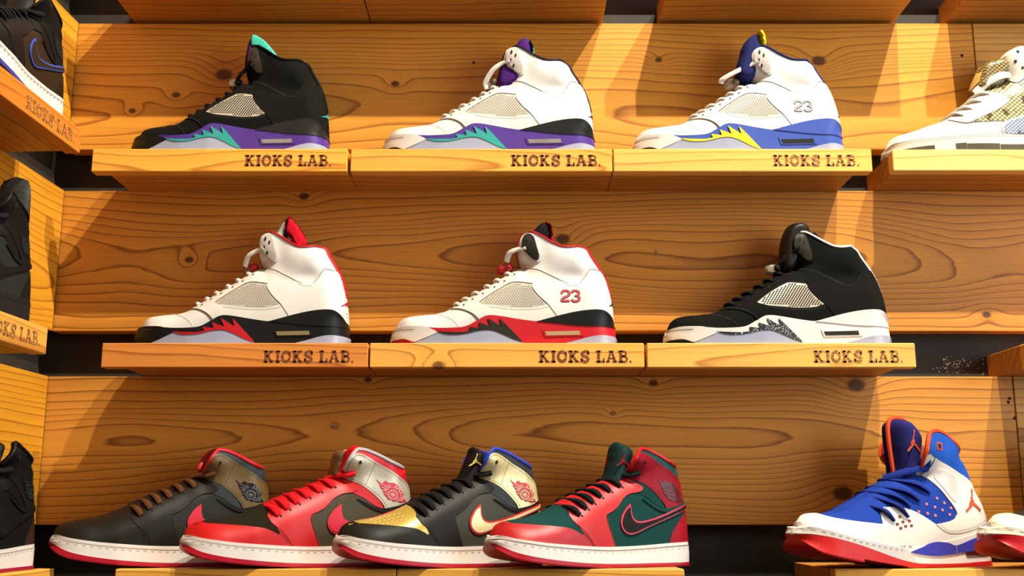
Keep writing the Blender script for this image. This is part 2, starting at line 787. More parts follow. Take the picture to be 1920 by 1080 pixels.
def ease(n, a=0.35):
    s = np.linspace(0, 1, n)
    return (1 - a) * s + a * (0.5 - 0.5 * np.cos(math.pi * s))


def body_geo(field, grid, open_from=None, wall=0.005, drop=0.035):
    """both sides of a body from a side-view grid (nu,nv,2); from column open_from on the top edge is an open collar"""
    nu, nv, _ = grid.shape
    Q = grid.reshape(-1, 2)
    w = field.w(field.snap(Q)).reshape(nu, nv)
    V, Fc = [], []

    def add(sign):
        base = len(V)
        for i in range(nu):
            for j in range(nv):
                V.append((grid[i, j, 0], sign * w[i, j], grid[i, j, 1]))
        for i in range(nu - 1):
            for j in range(nv - 1):
                a, b, c, d = base + i * nv + j, base + (i + 1) * nv + j, base + (i + 1) * nv + j + 1, base + i * nv + j + 1
                Fc.append((a, b, c, d) if sign < 0 else (a, d, c, b))
        return base

    b0 = add(-1)
    b1 = add(1)
    if open_from is None:
        return weld(V, Fc)
    LV, LF = [], []
    j0 = int(nv * 0.35)
    for sign, bb in ((-1, b0), (1, b1)):
        prev = None
        for i in range(open_from, nu):
            ids = [len(LV)]
            x, z = grid[i, -1]
            LV.append((x, sign * w[i, -1], z + .0002))
            LV.append((x, sign * max(w[i, -1] - wall * .5, 0), z + .0014))
            for j in range(nv - 1, j0, -1):
                LV.append((grid[i, j, 0], sign * max(w[i, j] - wall, 0.0), grid[i, j, 1]))
            cur = list(range(ids[0], len(LV)))
            if prev:
                for q in range(len(cur) - 1):
                    f = (prev[q], cur[q], cur[q + 1], prev[q + 1])
                    LF.append(f if sign < 0 else tuple(reversed(f)))
            prev = cur
    return weld(V, Fc), weld(LV, LF)


def sole_geo(field, grid):
    nu, nv, _ = grid.shape
    V, Fc = body_geo(field, grid)
    # caps
    Q = grid.reshape(-1, 2)
    w = field.w(field.snap(Q)).reshape(nu, nv)
    tread = None
    for j, up in ((0, False), (nv - 1, True)):
        if not up:
            tv, tf = [], []
            for i in range(nu):
                x, z = grid[i, j]
                tv += [(x, -w[i, j] - .0008, z + .0012), (x, -w[i, j] - .0004, z - .0005), (x, w[i, j] + .0004, z - .0005), (x, w[i, j] + .0008, z + .0012)]
            for i in range(nu - 1):
                for q in range(3):
                    a = 4 * i + q
                    tf.append((a, a + 1, a + 5, a + 4))
            tread = weld(tv, tf)
            continue
        base = len(V)
        for i in range(nu):
            x, z = grid[i, j]
            V.append((x, -w[i, j], z))
            V.append((x, w[i, j], z))
        for i in range(nu - 1):
            f = (base + 2 * i, base + 2 * i + 2, base + 2 * i + 3, base + 2 * i + 1)
            Fc.append(f if up else tuple(reversed(f)))
    return weld(V, Fc), tread


class Shoe:
    """side-view outlines of one kind of shoe, in metres, toe at x = 0"""

    def __init__(self, mp, L, widths, toe, instep, ankle, collar, heel, sole_top, sole_bottom, sole_toe, sole_heel,
                 keys, R=(0.05, 0.034, 0.014, 0.030), open_ankle=False, tread='clear', outsole_top=None, taper=0.25, pads=(), sole_R=(0.055, 0.034), flare=0.0015):
        self.mp, self.L = mp, L
        M = lambda pts, **k: self.curve(pts, **k)
        toe, instep, ankle, collar, heel = M(toe), M(instep), M(ankle), M(collar), M(heel)
        st, sb, stoe, sheel = M(sole_top), M(sole_bottom), M(sole_toe), M(sole_heel)
        self.ankle, self.collar, self.heel, self.instep, self.sole_top = ankle, collar, heel, instep, st
        up = np.array([0, 0.014])
        mask = np.vstack([[toe[0] + (0, -0.02)], toe, instep, ankle, collar + up, heel, [heel[-1] + (0, -0.03)]])
        mp2 = [(p[0], p[1], p[2], p[3], p[4]) for p in pads]
        if open_ankle:
            out = ankle + np.array([-0.012, 0.004])
            out[0] = ankle[0]
            mask = np.vstack([[toe[0] + (0, -0.02)], toe, instep, out, collar + up, heel, [heel[-1] + (0, -0.03)]])
        ed = [(toe, R[0], 2.2), (instep, R[1], 2.0), (heel, R[3], 2.1)]
        if not open_ankle:
            ed.insert(2, (ankle, R[2], 2.4))
        self.field = Field(widths, ed, mask, L, taper, mp2)
        smask = np.vstack([[stoe[0] + (0, -0.02)], stoe, [stoe[-1] + (0, 0.03)], [sheel[-1] + (0, 0.03)], sheel[::-1], [sheel[0] + (0, -0.02)]])
        self.sole = Field([(a, b + flare) for a, b in widths], [(stoe, sole_R[0], 2.3), (sheel, sole_R[1], 2.2)], smask, L)
        # upper
        nu, nv = 84, 30
        us = ease(nu, 0.5)
        vs = 1 - (1 - np.linspace(0, 1, nv)) ** 1.7
        k1, k2 = keys
        topc = keyed([(instep, 0, k1), (ankle, k1, k2), (collar, k2, 1.0)], us)
        x0, x1 = toe[0][0], heel[-1][0]
        stl = st - np.array([0, 0.005])
        bot = []
        tops = topc[:, 0]
        # bottom points: blend of proportional x so that ribs stay near upright
        xs = x0 + (x1 - x0) * (0.35 * us + 0.65 * np.clip((np.maximum.accumulate(tops) - tops[0]) / (tops.max() - tops[0]), 0, 1))
        xs = np.linspace(x0, x1, nu) * 0.3 + xs * 0.7
        bot = np.stack([xs, np.interp(xs, stl[:, 0], stl[:, 1])], 1)
        bot[0], bot[-1] = toe[0] - (0, 0.004), heel[-1] - (0, 0.004)
        tl = toe.copy()
        tl[0] = bot[0]
        hl = heel[::-1].copy()
        hl[0] = bot[-1]
        g = coons(bot, topc, resample(tl, nv, ts=vs), resample(hl, nv, ts=vs), nu, nv, us, vs)
        self.upper_grid = g
        self.open_from = int(np.argmax(us >= (k1 if open_ankle else k2) - 1e-6))
        self.upper, lining = body_geo(self.field, g, self.open_from)
        us2 = ease(90, 0.8)
        vs2 = np.linspace(0, 1, 8)
        g2 = coons(resample(sb, 90, ts=us2), resample(st, 90, ts=us2), resample(stoe, 8), resample(sheel, 8), 90, 8, us2, vs2)
        self.sole_body, tr = sole_geo(self.sole, g2)
        outs = None
        if outsole_top:
            ot = resample(M(outsole_top), 90, ts=us2)
            d_ot = ot - np.array([0, .0022])
            d_ot[0], d_ot[-1] = ot[0], ot[-1]
            st_r = resample(st, 90, ts=us2)
            lft = np.linspace(d_ot[0], st_r[0], 8) if True else None
            lft[1:-1] = [seg_dist(p[None], stoe)[1][0] for p in lft[1:-1]]
            rgt = np.linspace(d_ot[-1], st_r[-1], 8)
            rgt[1:-1] = [seg_dist(p[None], sheel)[1][0] for p in rgt[1:-1]]
            gm = coons(d_ot, st_r, lft, rgt, 90, 8, us2, vs2)
            self.sole_body, _ = sole_geo(self.sole, gm)
            fo = Field([(a, b + flare + .0012) for a, b in widths], self.sole.edges, smask, L)
            sb_r = resample(sb, 90, ts=us2)
            lf2 = np.linspace(sb_r[0], ot[0], 6)
            lf2 = np.array([seg_dist(p[None], stoe)[1][0] for p in lf2])
            rg2 = np.linspace(sb_r[-1], ot[-1], 6)
            rg2 = np.array([seg_dist(p[None], sheel)[1][0] for p in rg2])
            go = coons(sb_r, ot, lf2, rg2, 90, 6, us2, np.linspace(0, 1, 6))
            body, trd = sole_geo(fo, go)
            outs = merge([body, trd])
        self.sole_bottom = g2[:, 0]
        self.parts = [('upper', self.upper, 'upper', None), ('collar_lining', lining, 'collar_in', 'upper'), ('midsole', self.sole_body, 'midsole', None), ('outsole', outs, 'outsole', None) if outs else ('tread', tr, tread, 'midsole')]

    def pt(self, p):
        return np.array(self.mp(p[0], p[1]))

    def curve(self, pts, closed=False, n=6):
        q = [(*self.mp(p[0], p[1]), *(p[2:])) for p in pts]
        return catmull(q, closed, n)

    def raw(self, pts):
        return np.array([self.mp(p[0], p[1]) for p in pts])

    def panel(self, name, pts, mat, t=0.001, sole=False, both=True, parent=None, smooth=True, h=0.0045):
        poly = self.curve(pts, True) if smooth else self.raw(pts)
        f = self.sole if sole else self.field
        V, Fc = panel_geo(f, poly, t, False, h, fine=smooth)
        if not both:
            self.parts.append((name, (V, Fc), mat, parent))
        elif min(abs(p[1]) for p in V) > 0.0022:      # two separate pieces, one on each side of the shoe
            far = mirror_y(V, Fc)
            self.parts.append((name, far, mat, parent))
            self.parts.append((name, (V, Fc), mat, parent))
        else:                                         # one piece wrapping round toe, instep or heel
            self.parts.append((name, merge([(V, Fc), mirror_y(V, Fc)]), mat, parent))

    def outsole(self, top_pts, mat='outsole', t=.0012):
        top = self.curve(top_pts)
        poly = np.vstack([top, self.sole_bottom[::-1] - np.array([0, .0004])])
        self.parts.append(('outsole', merge([g for g in [panel_geo(self.sole, poly, t, False, fine=True)] for g in (g, mirror_y(*g))]), mat, None))

    def line(self, name, pts, mat, width=0.0012, t=0.0013, dash=None, sole=False, both=False, parent=None):
        f = self.sole if sole else self.field
        c = self.curve(pts)
        if dash:
            geo = merge([ribbon_geo(f, d, width, t) for d in dashed(c, width, *dash)])
        else:
            geo = ribbon_geo(f, c, width, t, both)
        self.parts.append((name, geo, mat, parent))

    def add(self, name, geo, mat, parent=None):
        self.parts.append((name, geo, mat, parent))

    def s3(self, p, t=0.0):
        return self.field.surf(np.array([self.mp(p[0], p[1])]), t)[0]


def disc(f, c, rx, rz, t, ang=0.0, n=12):
    a = np.linspace(0, 2 * math.pi, n, endpoint=False)
    x, z = rx * np.cos(a), rz * np.sin(a)
    ca, sa = math.cos(ang), math.sin(ang)
    poly = np.stack([c[0] + x * ca - z * sa, c[1] + x * sa + z * ca], 1)
    return panel_geo(f, poly, t, False, max(rx, rz) * 0.8, 0.0008)


def lace_cross(S, a, ridge, r=0.0034, flat=0.55, lift=0.002):
    """lace from the near eyelet a over the instep ridge to the far side"""
    p0 = S.s3(a, 0.001)
    m = ((a[0] * 0.5 + ridge[0] * 0.5), (a[1] * 0.5 + ridge[1] * 0.5))
    p1 = S.s3(m, lift + 0.001)
    rz = S.pt(ridge)
    p2 = np.array([rz[0], 0.0, rz[1]])
    f = lambda p: np.array([p[0], -p[1], p[2]])
    path = catmull3([p0, p1, p2, f(p1), f(p0)], 5)
    return tube_geo(path, r, 8, flat, (0.3, -0.6, 1.0))


def open_edge_tube(S, c, r, t=0.0, n=40, both=True):
    """trim cord along a side-view curve on the upper"""
    q = resample(c, n)
    p = S.field.surf(q - np.array([0, 0.0004]), t)
    g = tube_geo(p, r, 6, 1.0)
    return merge([g, mirror_y(*g)]) if both else g


# emblem of wings about a ball, jumping figure, digits: drawn as flat pieces in a unit square
def arc(cx, cy, rx, ry, a0, a1, n=10):
    t = np.radians(np.linspace(a0, a1, n))
    return np.stack([cx + rx * np.cos(t), cy + ry * np.sin(t)], 1)


STROKES = {
    'A': [[(0, 0), (.5, 1), (1, 0)], [(.2, .38), (.8, .38)]],
    'I': [[(.5, 0), (.5, 1)]],
    'R': [[(0, 0), (0, 1), (.7, 1), (.95, .76), (.7, .5), (0, .5)], [(.45, .5), (1, 0)]],
    'J': [[(.9, 1), (.9, .25), (.6, 0), (.25, .05), (.05, .3)]],
    'O': [[(.5, 0), (.1, .2), (.05, .7), (.5, 1), (.95, .7), (.9, .2), (.5, 0)]],
    'D': [[(0, 0), (0, 1), (.5, 1), (.95, .7), (.95, .3), (.5, 0), (0, 0)]],
    'N': [[(0, 0), (0, 1), (1, 0), (1, 1)]],
}


def place2(pts, o, ex, ez):
    pts = np.asarray(pts, float)
    return o + pts[:, :1] * ex + pts[:, 1:] * ez


def wings_emblem(S, o, ex, ez, base, ink):
    """o: lower left corner in side view, ex, ez: edge vectors"""
    o, ex, ez = np.array(o), np.array(ex), np.array(ez)
    body = [(0, 1.0), (.14, .86), (.20, .84), (.30, .98), (.42, .88), (.58, .90), (.74, .78), (.84, .52), (.93, .44), (.88, .30),
            (1.0, .06), (.86, .05), (.78, .02), (.66, .08), (.56, .05), (.50, .14), (.40, .12), (.30, .30), (.24, .38), (.20, .56), (.12, .66), (.10, .80)]
    f = S.field
    S.add('emblem', panel_geo(f, place2(body, o, ex, ez), 0.0026, False, 0.004), base)
    g = []
    sc_ = np.linalg.norm(ex)

    def st(path, w=0.022):
        g.append(ribbon_geo(f, place2(path, o, ex, ez), w * sc_, 0.0031))

    st(arc(.54, .36, .17, .20, 0, 350, 18), 0.03)
    for a in range(0, 180, 36):
        c_, s_ = math.cos(math.radians(a)), math.sin(math.radians(a))
        st([(.54 - .15 * c_, .36 - .18 * s_), (.54 + .15 * c_, .36 + .18 * s_)], 0.018)
    word = 'AIR JORDAN'
    for k, ch in enumerate(word):
        if ch == ' ':
            continue
        a = math.radians(148 - k * 17.5)
        cx, cy = .54 + .30 * math.cos(a), .38 + .36 * math.sin(a)
        ux, uz = np.array([math.sin(a), -math.cos(a)]), np.array([math.cos(a), math.sin(a)])
        for s in STROKES[ch]:
            q = [(cx, cy) + ux * (p[0] - .5) * .085 + uz * (p[1] - .5) * .15 for p in s]
            st(q, 0.018)
    for k in range(4):
        st([(.12 + .03 * k, .80 - .13 * k), (.24 + .03 * k, .78 - .13 * k), (.33, .70 - .12 * k)], 0.02)
    for k in range(4):
        st([(.62 + .05 * k, .12 + .045 * k), (.78 + .04 * k, .10 + .05 * k), (.90, .12 + .06 * k)], 0.018)
    S.add('emblem_lines', merge(g), ink, 'emblem')


JUMPER = [
    [(.60, 1.0), (.66, .98), (.67, .90), (.63, .86), (.60, .72), (.56, .60), (.52, .60), (.55, .74), (.58, .87), (.57, .95)],
    [(.50, .68), (.55, .69), (.58, .64), (.55, .58), (.50, .58), (.47, .63)],
    [(.47, .58), (.57, .58), (.62, .48), (.62, .38), (.52, .33), (.44, .37), (.46, .48)],
    [(.47, .56), (.40, .48), (.33, .38), (.30, .33), (.34, .31), (.40, .38), (.48, .47)],
    [(.46, .40), (.34, .30), (.20, .20), (.06, .10), (.0, .06), (.04, .0), (.14, .05), (.30, .15), (.46, .25), (.56, .34)],
    [(.60, .42), (.74, .32), (.86, .22), (.98, .12), (.96, .02), (.90, .03), (.82, .12), (.68, .22), (.52, .32)],
]


def jumper_emblem(S, o, ex, ez, mat, t=0.0022, both=False, parent=None):
    o, ex, ez = np.array(o), np.array(ex), np.array(ez)
    g = [panel_geo(S.field, place2(p, o, ex, ez), t, both, 0.004) for p in JUMPER]
    S.add('jumping_figure_emblem', merge(g), mat, parent)


DIGITS = {
    '2': [(.05, .70), (.10, .90), (.35, 1.0), (.70, .98), (.92, .82), (.90, .62), (.65, .46), (.30, .34), (.10, .20), (.06, .04), (.95, .04)],
    '3': [(.06, .80), (.20, .96), (.55, 1.0), (.85, .90), (.90, .70), (.70, .54), (.45, .52), (.72, .50), (.94, .34), (.88, .12), (.55, 0.0), (.20, .04), (.05, .20)],
}


def digits(S, text, o, w, hgt, gap, outer, inner, sw):
    for layer, (mat, width, t) in enumerate(((outer, sw, 0.0026), (inner, sw * 0.45, 0.0031))):
        if mat is None:
            continue
        g = []
        for k, ch in enumerate(text):
            p = np.array([(o[0] + k * (w + gap) + a * w, o[1] + b * hgt) for a, b in DIGITS[ch]])
            g.append(ribbon_geo(S.field, catmull(p, False, 4), width, t))
        S.add('number' if layer == 0 else 'number_fill', merge(g), mat, None if layer == 0 else 'number')


def instantiate(S, mats, name, label, loc, rz=0.0, scale=(1, 1, 1), parts=None, group=None):
    root = empty(name, loc, rz, scale)
    tag(root, label, 'shoe', group)
    made = {}
    for (pn, geo, mk, par) in (parts or S.parts):
        m = mats.get(mk)
        if m is None:
            continue
        v = [(p[0] - S.L / 2, p[1], p[2]) for p in geo[0]]
        p_ = made.get(par) if par else None
        o = mesh_obj(pn, v, geo[1], m, p_ or root)
        made.setdefault(pn, o)
        if par is None:
            made[pn] = o
    return root


# ------------------------------------------------------------------ the setting: walls behind and to the left
PLANK_Y, WALL_Y = 0.099, 0.130
LEFT_SLANT = math.atan(0.044)

m_black = plain('black_paint', (34, 28, 18), 0.75, 0.15, 60.0, 0.35)
m_floor = plain('shop_floor', (84, 66, 50), 0.6, 0.1, 30.0, 0.15)

fl = mesh_obj('floor', *box_geo(-3.5, 3.5, -5.0, 0.2, -0.05, 0.0), m_floor, smooth=False)
tag(fl, 'brown shop floor in front of the shelves', None, None, 'structure')

wall_back = mesh_obj('wall_back', *box_geo(-3.0, 3.0, WALL_Y, WALL_Y + 0.08, 0.0, 3.6), m_black, smooth=False)
tag(wall_back, 'black painted back wall behind the wooden planks', None, None, 'structure')

CORNER = P(112, 480, PLANK_Y).x            # corner of the plank faces
left_root_loc = Vector((CORNER, PLANK_Y, 0))
LW = 0.03
# left wall is built in its own frame: local +x into the room, local y along the wall, and turned by the slant
wall_left = mesh_obj('wall_left', *box_geo(-LW - 0.08, -LW, -2.2, 0.05, 0.0, 3.6), m_black, smooth=False, loc=left_root_loc)
wall_left.rotation_euler = (0, 0, -LEFT_SLANT)
tag(wall_left, 'black painted left wall behind the wooden planks', None, None, 'structure')

# plank rows: bottom and top heights of the plank faces, read off the photograph in the plank plane
rows = []
for (pt, pb) in ((44, 281), (358, 621), (706, 984)):
    rows.append((P(960, pb, PLANK_Y).z, P(960, pt, PLANK_Y).z))
period = (rows[0][0] - rows[2][0]) / 2
rows.insert(0, (rows[0][0] + period, rows[0][1] + period))

W_LIGHT, W_DARK = (226, 168, 88), (150, 84, 28)


def plank(parent, x0, x1, z0, z1, mat, th=0.028, loc_y=PLANK_Y):
    cx, cz = (x0 + x1) / 2, (z0 + z1) / 2
    v, f = box_geo(-(x1 - x0) / 2, (x1 - x0) / 2, 0, th, -(z1 - z0) / 2, (z1 - z0) / 2, 0.0008)
    o = mesh_obj('plank', v, f, mat, parent, smooth=False, loc=(cx, loc_y, cz))
    return o


def kn(px, py, r, x0, x1, z0, z1):
    p = P(px, py, PLANK_Y)
    return (p.x - (x0 + x1) / 2, p.z - (z0 + z1) / 2, r)


plank_objs = []
plank_spec = [
    # row, left px (None = corner), right px, knots (px,py,r), wood options
    (1, None, 1833, [(330, 178, .006), (248, 208, .005), (741, 157, .006), (1235, 112, .005), (1535, 114, .010), (420, 140, .012)], dict(seed=1.3, spacing=.0066, heart=(.075, -.045), warp=.035)),
    (1, 1833, 2400, [], dict(seed=8.3, spacing=.009, heart=(.06, -.05), warp=.03)),
    (2, None, 2400, [(1055, 448, .010), (355, 487, .006), (570, 368, .007), (1850, 590, .006)], dict(seed=3.4, spacing=.0078, heart=(.045, .0), warp=.05)),
    (3, None, 1911, [(1605, 722, .012), (1580, 925, .013), (1150, 775, .0035), (628, 800, .003), (690, 712, .005), (1225, 718, .006)], dict(seed=5.7, spacing=.0074, heart=(.06, .02), warp=.045)),
    (3, 1911, 2400, [], dict(seed=6.6, spacing=.009, heart=(.07, .01), warp=.03)),
    (0, None, 2400, [], dict(seed=9.9, spacing=.010, heart=(.06, .03), warp=.03)),
]
tones = [((211, 143, 46), (136, 70, 14)), ((210, 154, 66), (138, 82, 28)), ((206, 135, 46), (118, 58, 12)), ((207, 139, 50), (120, 63, 16)), ((208, 152, 66), (128, 78, 26)), ((208, 146, 48), (134, 72, 16))]  # right-hand planks paler: cool light from the right put into their tones
for k, (r, l, rt, kns, opt) in enumerate(plank_spec):
    z0, z1 = rows[r]
    ymid = {0: 44, 1: 160, 2: 490, 3: 845}[r]
    x0 = CORNER - 0.002 if l is None else P(l, ymid, PLANK_Y).x + 0.0008
    x1 = P(rt, ymid, PLANK_Y).x - 0.0008
    mt = wood('plank_wood_%d' % k, tones[k][0], tones[k][1], knots=[kn(a, b, c, x0, x1, z0, z1) for a, b, c in kns], **opt)
    plank_objs.append((plank(wall_back, x0, x1, z0, z1, mt), x0, x1, z0, z1))

# screws and nail holes in the planks
m_screw = plain('screw_steel', (170, 150, 120), 0.35, metal=0.8)
m_hole = plain('nail_hole', (48, 24, 8), 0.9)


def stud(px, py, r, mat, name, pk):
    p = P(px, py, PLANK_Y - 0.0005)
    o, x0, x1, z0, z1 = plank_objs[pk]
    n = 12
    V = [(r * math.cos(2 * math.pi * k / n), 0.0006, r * math.sin(2 * math.pi * k / n)) for k in range(n)]
    V += [(0.7 * a, -0.0006, 0.7 * c) for a, b, c in V]
    Fc = [tuple(reversed(range(n, 2 * n)))] + [(k, (k + 1) % n, n + (k + 1) % n, n + k) for k in range(n)]
    q = mesh_obj(name, V, Fc, mat, o, loc=(p.x - (x0 + x1) / 2, -0.0006, p.z - (z0 + z1) / 2))


for (px, py, pk, steel) in ((1231, 472, 2, 1), (888, 117, 0, 0), (1414, 112, 0, 0), (628, 800, 3, 1), (1150, 776, 3, 1),
                            (1804, 104, 0, 0), (1893, 747, 3, 0), (1903, 784, 3, 0), (1891, 754, 3, 0)):
    stud(px, py, 0.0024 if not steel else 0.0028, m_screw if steel else m_hole, 'screw' if steel else 'nail_hole', pk)

# left wall planks (grain along the wall)
for k, r in enumerate((0, 1, 2, 3)):
    z0, z1 = rows[r]
    mt = wood('left_plank_wood_%d' % k, (210, 142, 32), (146, 78, 12), seed=13.0 + k * 2.1, spacing=.009, heart=(-.06, .02 - .03 * k), warp=.04, axis=1,
              knots=[(0.60, -0.02, .010)] if r == 2 else [])
    v, f = box_geo(-LW + 0.002, 0, -0.8, 0.8, -(z1 - z0) / 2, (z1 - z0) / 2, 0.0008)
    o = mesh_obj('plank', v, f, mt, wall_left, smooth=False, loc=(0, -0.803, (z0 + z1) / 2))


# ------------------------------------------------------------------ branded shelf ledges
def slab_glyph(ch):
    """slab-serif capitals as convex pieces in a box of height 1; returns (pieces, width)"""
    out = []

    def bar(x0, y0, x1, y1):
        out.append([(x0, y0), (x1, y0), (x1, y1), (x0, y1)])

    def stk(path, w):
        Lp, Rp = ribbon2d(np.array(path, float), w)
        for i in range(len(Lp) - 1):
            out.append([tuple(Lp[i]), tuple(Rp[i]), tuple(Rp[i + 1]), tuple(Lp[i + 1])])

    s, q = .25, .155
    if ch == 'K':
        bar(.12, 0, .12 + s, 1)
        bar(0, 0, .44, q)
        bar(0, 1 - q, .44, 1)
        stk([(.30, .45), (.72, .93)], .17)
        stk([(.40, .58), (.80, .07)], .19)
        bar(.54, 1 - q, .94, 1)
        bar(.58, 0, 1.0, q)
        return out, 1.0
    if ch == 'I':
        bar(.13, 0, .13 + s, 1)
        bar(0, 0, .46, q)
        bar(0, 1 - q, .46, 1)
        return out, .46
    if ch == 'C':
        stk(arc(.47, .5, .36, .40, 32, 335, 22), .24)
        bar(.72, .52, .90, .84)
        stk([(.78, .30), (.88, .50)], .10)
        return out, .92
    if ch == 'S':
        stk(catmull([(.74, .70), (.62, .90), (.38, .91), (.15, .76), (.24, .58), (.56, .45), (.72, .28), (.58, .09), (.30, .08), (.10, .30)], False, 4), .23)
        bar(.66, .62, .80, .98)
        bar(.03, .02, .17, .38)
        return out, .84
    if ch == 'L':
        bar(.13, 0, .13 + s, 1)
        bar(0, 1 - q, .48, 1)
        bar(0, 0, .80, q)
        bar(.66, 0, .80, .36)
        return out, .82
    if ch == 'A':
        stk([(.16, .06), (.45, .94)], .16)
        stk([(.52, .94), (.84, .06)], .20)
        bar(.24, .28, .76, .40)
        bar(.26, 1 - q, .68, 1)
        bar(0, 0, .36, q)
        bar(.60, 0, 1.0, q)
        return out, 1.0
    if ch == 'B':
        bar(.12, 0, .12 + s, 1)
        bar(0, 0, .45, q)
        bar(0, 1 - q, .45, 1)
        stk([(.40, .93), *arc(.52, .74, .22, .19, 90, -90, 8), (.32, .55)], .14)
        stk([(.32, .53), *arc(.56, .29, .24, .225, 90, -90, 8), (.40, .065)], .16)
        return out, .88
    if ch == '.':
        bar(.06, 0, .22, .16)
        return out, .28
    return out, .36


def lettering_geo(height, width, char_gap=.10):
    V, Fc, x = [], [], 0.0
    for ch in 'KICKS LAB.':
        pcs, w = slab_glyph(ch)
        for p in pcs:
            b = len(V)
            ar = sum(p[i][0] * p[(i + 1) % len(p)][1] - p[(i + 1) % len(p)][0] * p[i][1] for i in range(len(p)))
            if ar < 0:
                p = p[::-1]
            V += [(x + a, 0.0, c) for a, c in p]
            Fc.append(tuple(range(b, b + len(p))))
        x += w + char_gap
    sx = width / x
    return [(a * sx, b, c * height) for a, b, c in V], Fc


def burnt(name, ink, wood_rgb, keep):
    m = bpy.data.materials.new(name)
    m.use_nodes = True
    nt = m.node_tree
    b = nt.nodes['Principled BSDF']
    b.inputs['Roughness'].default_value = 0.8
    tc = nt.nodes.new('ShaderNodeTexCoord')
    mp = nt.nodes.new('ShaderNodeMapping')
    mp.inputs['Scale'].default_value = (1, 1, 2.2)
    n = nt.nodes.new('ShaderNodeTexNoise')
    n.inputs['Scale'].default_value = 260
    n.inputs['Detail'].default_value = 2
    r = nt.nodes.new('ShaderNodeValToRGB')
    r.color_ramp.elements[0].position = keep
    r.color_ramp.elements[0].color = (*lin(ink), 1)
    r.color_ramp.elements[1].position = keep + 0.14
    r.color_ramp.elements[1].color = (*lin(wood_rgb), 1)
    nt.links.new(tc.outputs['Object'], mp.inputs['Vector'])
    nt.links.new(mp.outputs['Vector'], n.inputs['Vector'])
    nt.links.new(n.outputs['Fac'], r.inputs['Fac'])
    nt.links.new(r.outputs['Color'], b.inputs['Base Color'])
    return m


m_ink = burnt('burnt_lettering', (112, 52, 12), (190, 122, 48), 0.56)
m_ink2 = burnt('burnt_lettering_worn', (122, 64, 20), (200, 140, 64), 0.47)


def ledge(name, label, x0, x1, yf, ztop, fh, yback, tones_, seed, inset=(0.0, 0.0), text=None, group=None, fth=0.020, worn=False, rz=0.0, loc=None, knots=()):
    """front board with branded name, and the ledge body behind it"""
    cx = (x0 + x1) / 2
    root = empty(name, loc if loc is not None else (cx, yf, ztop), rz)
    tag(root, label, 'shelf', group)
    hw = (x1 - x0) / 2
    mt = wood(name + '_front_wood_%d' % int(seed * 10), tones_[0], tones_[1], seed=seed, spacing=.0065, heart=(.05, -.03), warp=.02, knots=knots)
    mb = wood(name + '_body_wood_%d' % int(seed * 10), (192, 130, 52), (128, 70, 22), seed=seed + 4.4, spacing=.012, heart=(.0, -.06), warp=.05)
    fb = mesh_obj('front_board', *box_geo(-hw, hw, 0, fth, -fh, 0, 0.0012), mt, root, smooth=False)
    mesh_obj('ledge_board', *box_geo(-hw + inset[0], hw - inset[1], fth, yback, -fh, -0.0004, 0.0008), mb, root, smooth=False)
    if text:
        tx0, tx1, tz, th = text
        v, f = lettering_geo(th, tx1 - tx0)
        mesh_obj('lettering', [(a + tx0 - cx, -0.0004, c + tz - ztop) for a, b, c in v], f, m_ink2 if worn else m_ink, fb, smooth=False)
    return root


YB = WALL_Y - 0.001 
ROWZ = [None, P(960, 279, 0).z, P(960, 643, 0).z, None]
FH = P(960, 279, 0).z - P(960, 321, 0).z
FH2 = P(960, 643, 0).z - P(960, 690, 0).z
FH = (FH + FH2) / 2
ROWZ[0] = ROWZ[1] + period
Y3 = -0.075
ROWZ[3] = P(960, 1067, Y3).z

specs = [
    # row, px left, px right, text px, inset, label, tones
    (1, 172, 651, (459, 624), (.022, -.002), 'branded wooden shelf ledge under the black shoe with teal tongue', ((236, 170, 62), (176, 104, 30)), 21.0, False),
    (1, 657, 1148, (958, 1129), (-.002, -.0004), 'branded wooden shelf ledge under the white shoe with purple sole', ((236, 172, 68), (170, 100, 30)), 22.3, False),
    (1, 1150, 1635, (1449, 1613), (-.0004, .022), 'branded wooden shelf ledge under the white shoe with blue sole', ((238, 180, 84), (184, 118, 44)), 23.1, True),
    (2, 190, 690, (494, 666), (.030, -.0008), 'reddish branded wooden shelf ledge under the white shoe with black sole and red flame', ((214, 134, 56), (150, 78, 28)), 24.9, False),
    (2, 693, 1208, (1010, 1187), (-.0008, -.0015), 'branded wooden shelf ledge with a knot under the white shoe with red sole', ((232, 168, 72), (166, 100, 36)), 25.2, False),
    (2, 1213, 1717, (1525, 1695), (-.0015, .022), 'branded wooden shelf ledge under the black shoe with white sole', ((236, 178, 82), (180, 112, 42)), 26.6, True),
]
for (r, a, b, tx, ins, lab, tn, sd, worn) in specs:
    yp = {1: 300, 2: 666}[r]
    x0, x1 = P(a, yp, 0).x, P(b, yp, 0).x
    z = ROWZ[r]
    tz = z - FH * (0.76 if r == 1 else 0.80)
    kk = [(P(822, 687, 0).x - (x0 + x1) / 2, -FH * 0.93, .007)] if sd == 25.2 else []
    ledge('display_ledge', lab, x0, x1, 0, z, FH, YB, tn, sd, ins, (P(tx[0], yp, 0).x, P(tx[1], yp, 0).x, tz, FH * 0.49), 'branded shelf ledges', worn=worn, knots=kk)

# upper row ledges seen from below, and ledges of the next bays on the right
def back_x(px, py):
    return P(px, py, PLANK_Y).x


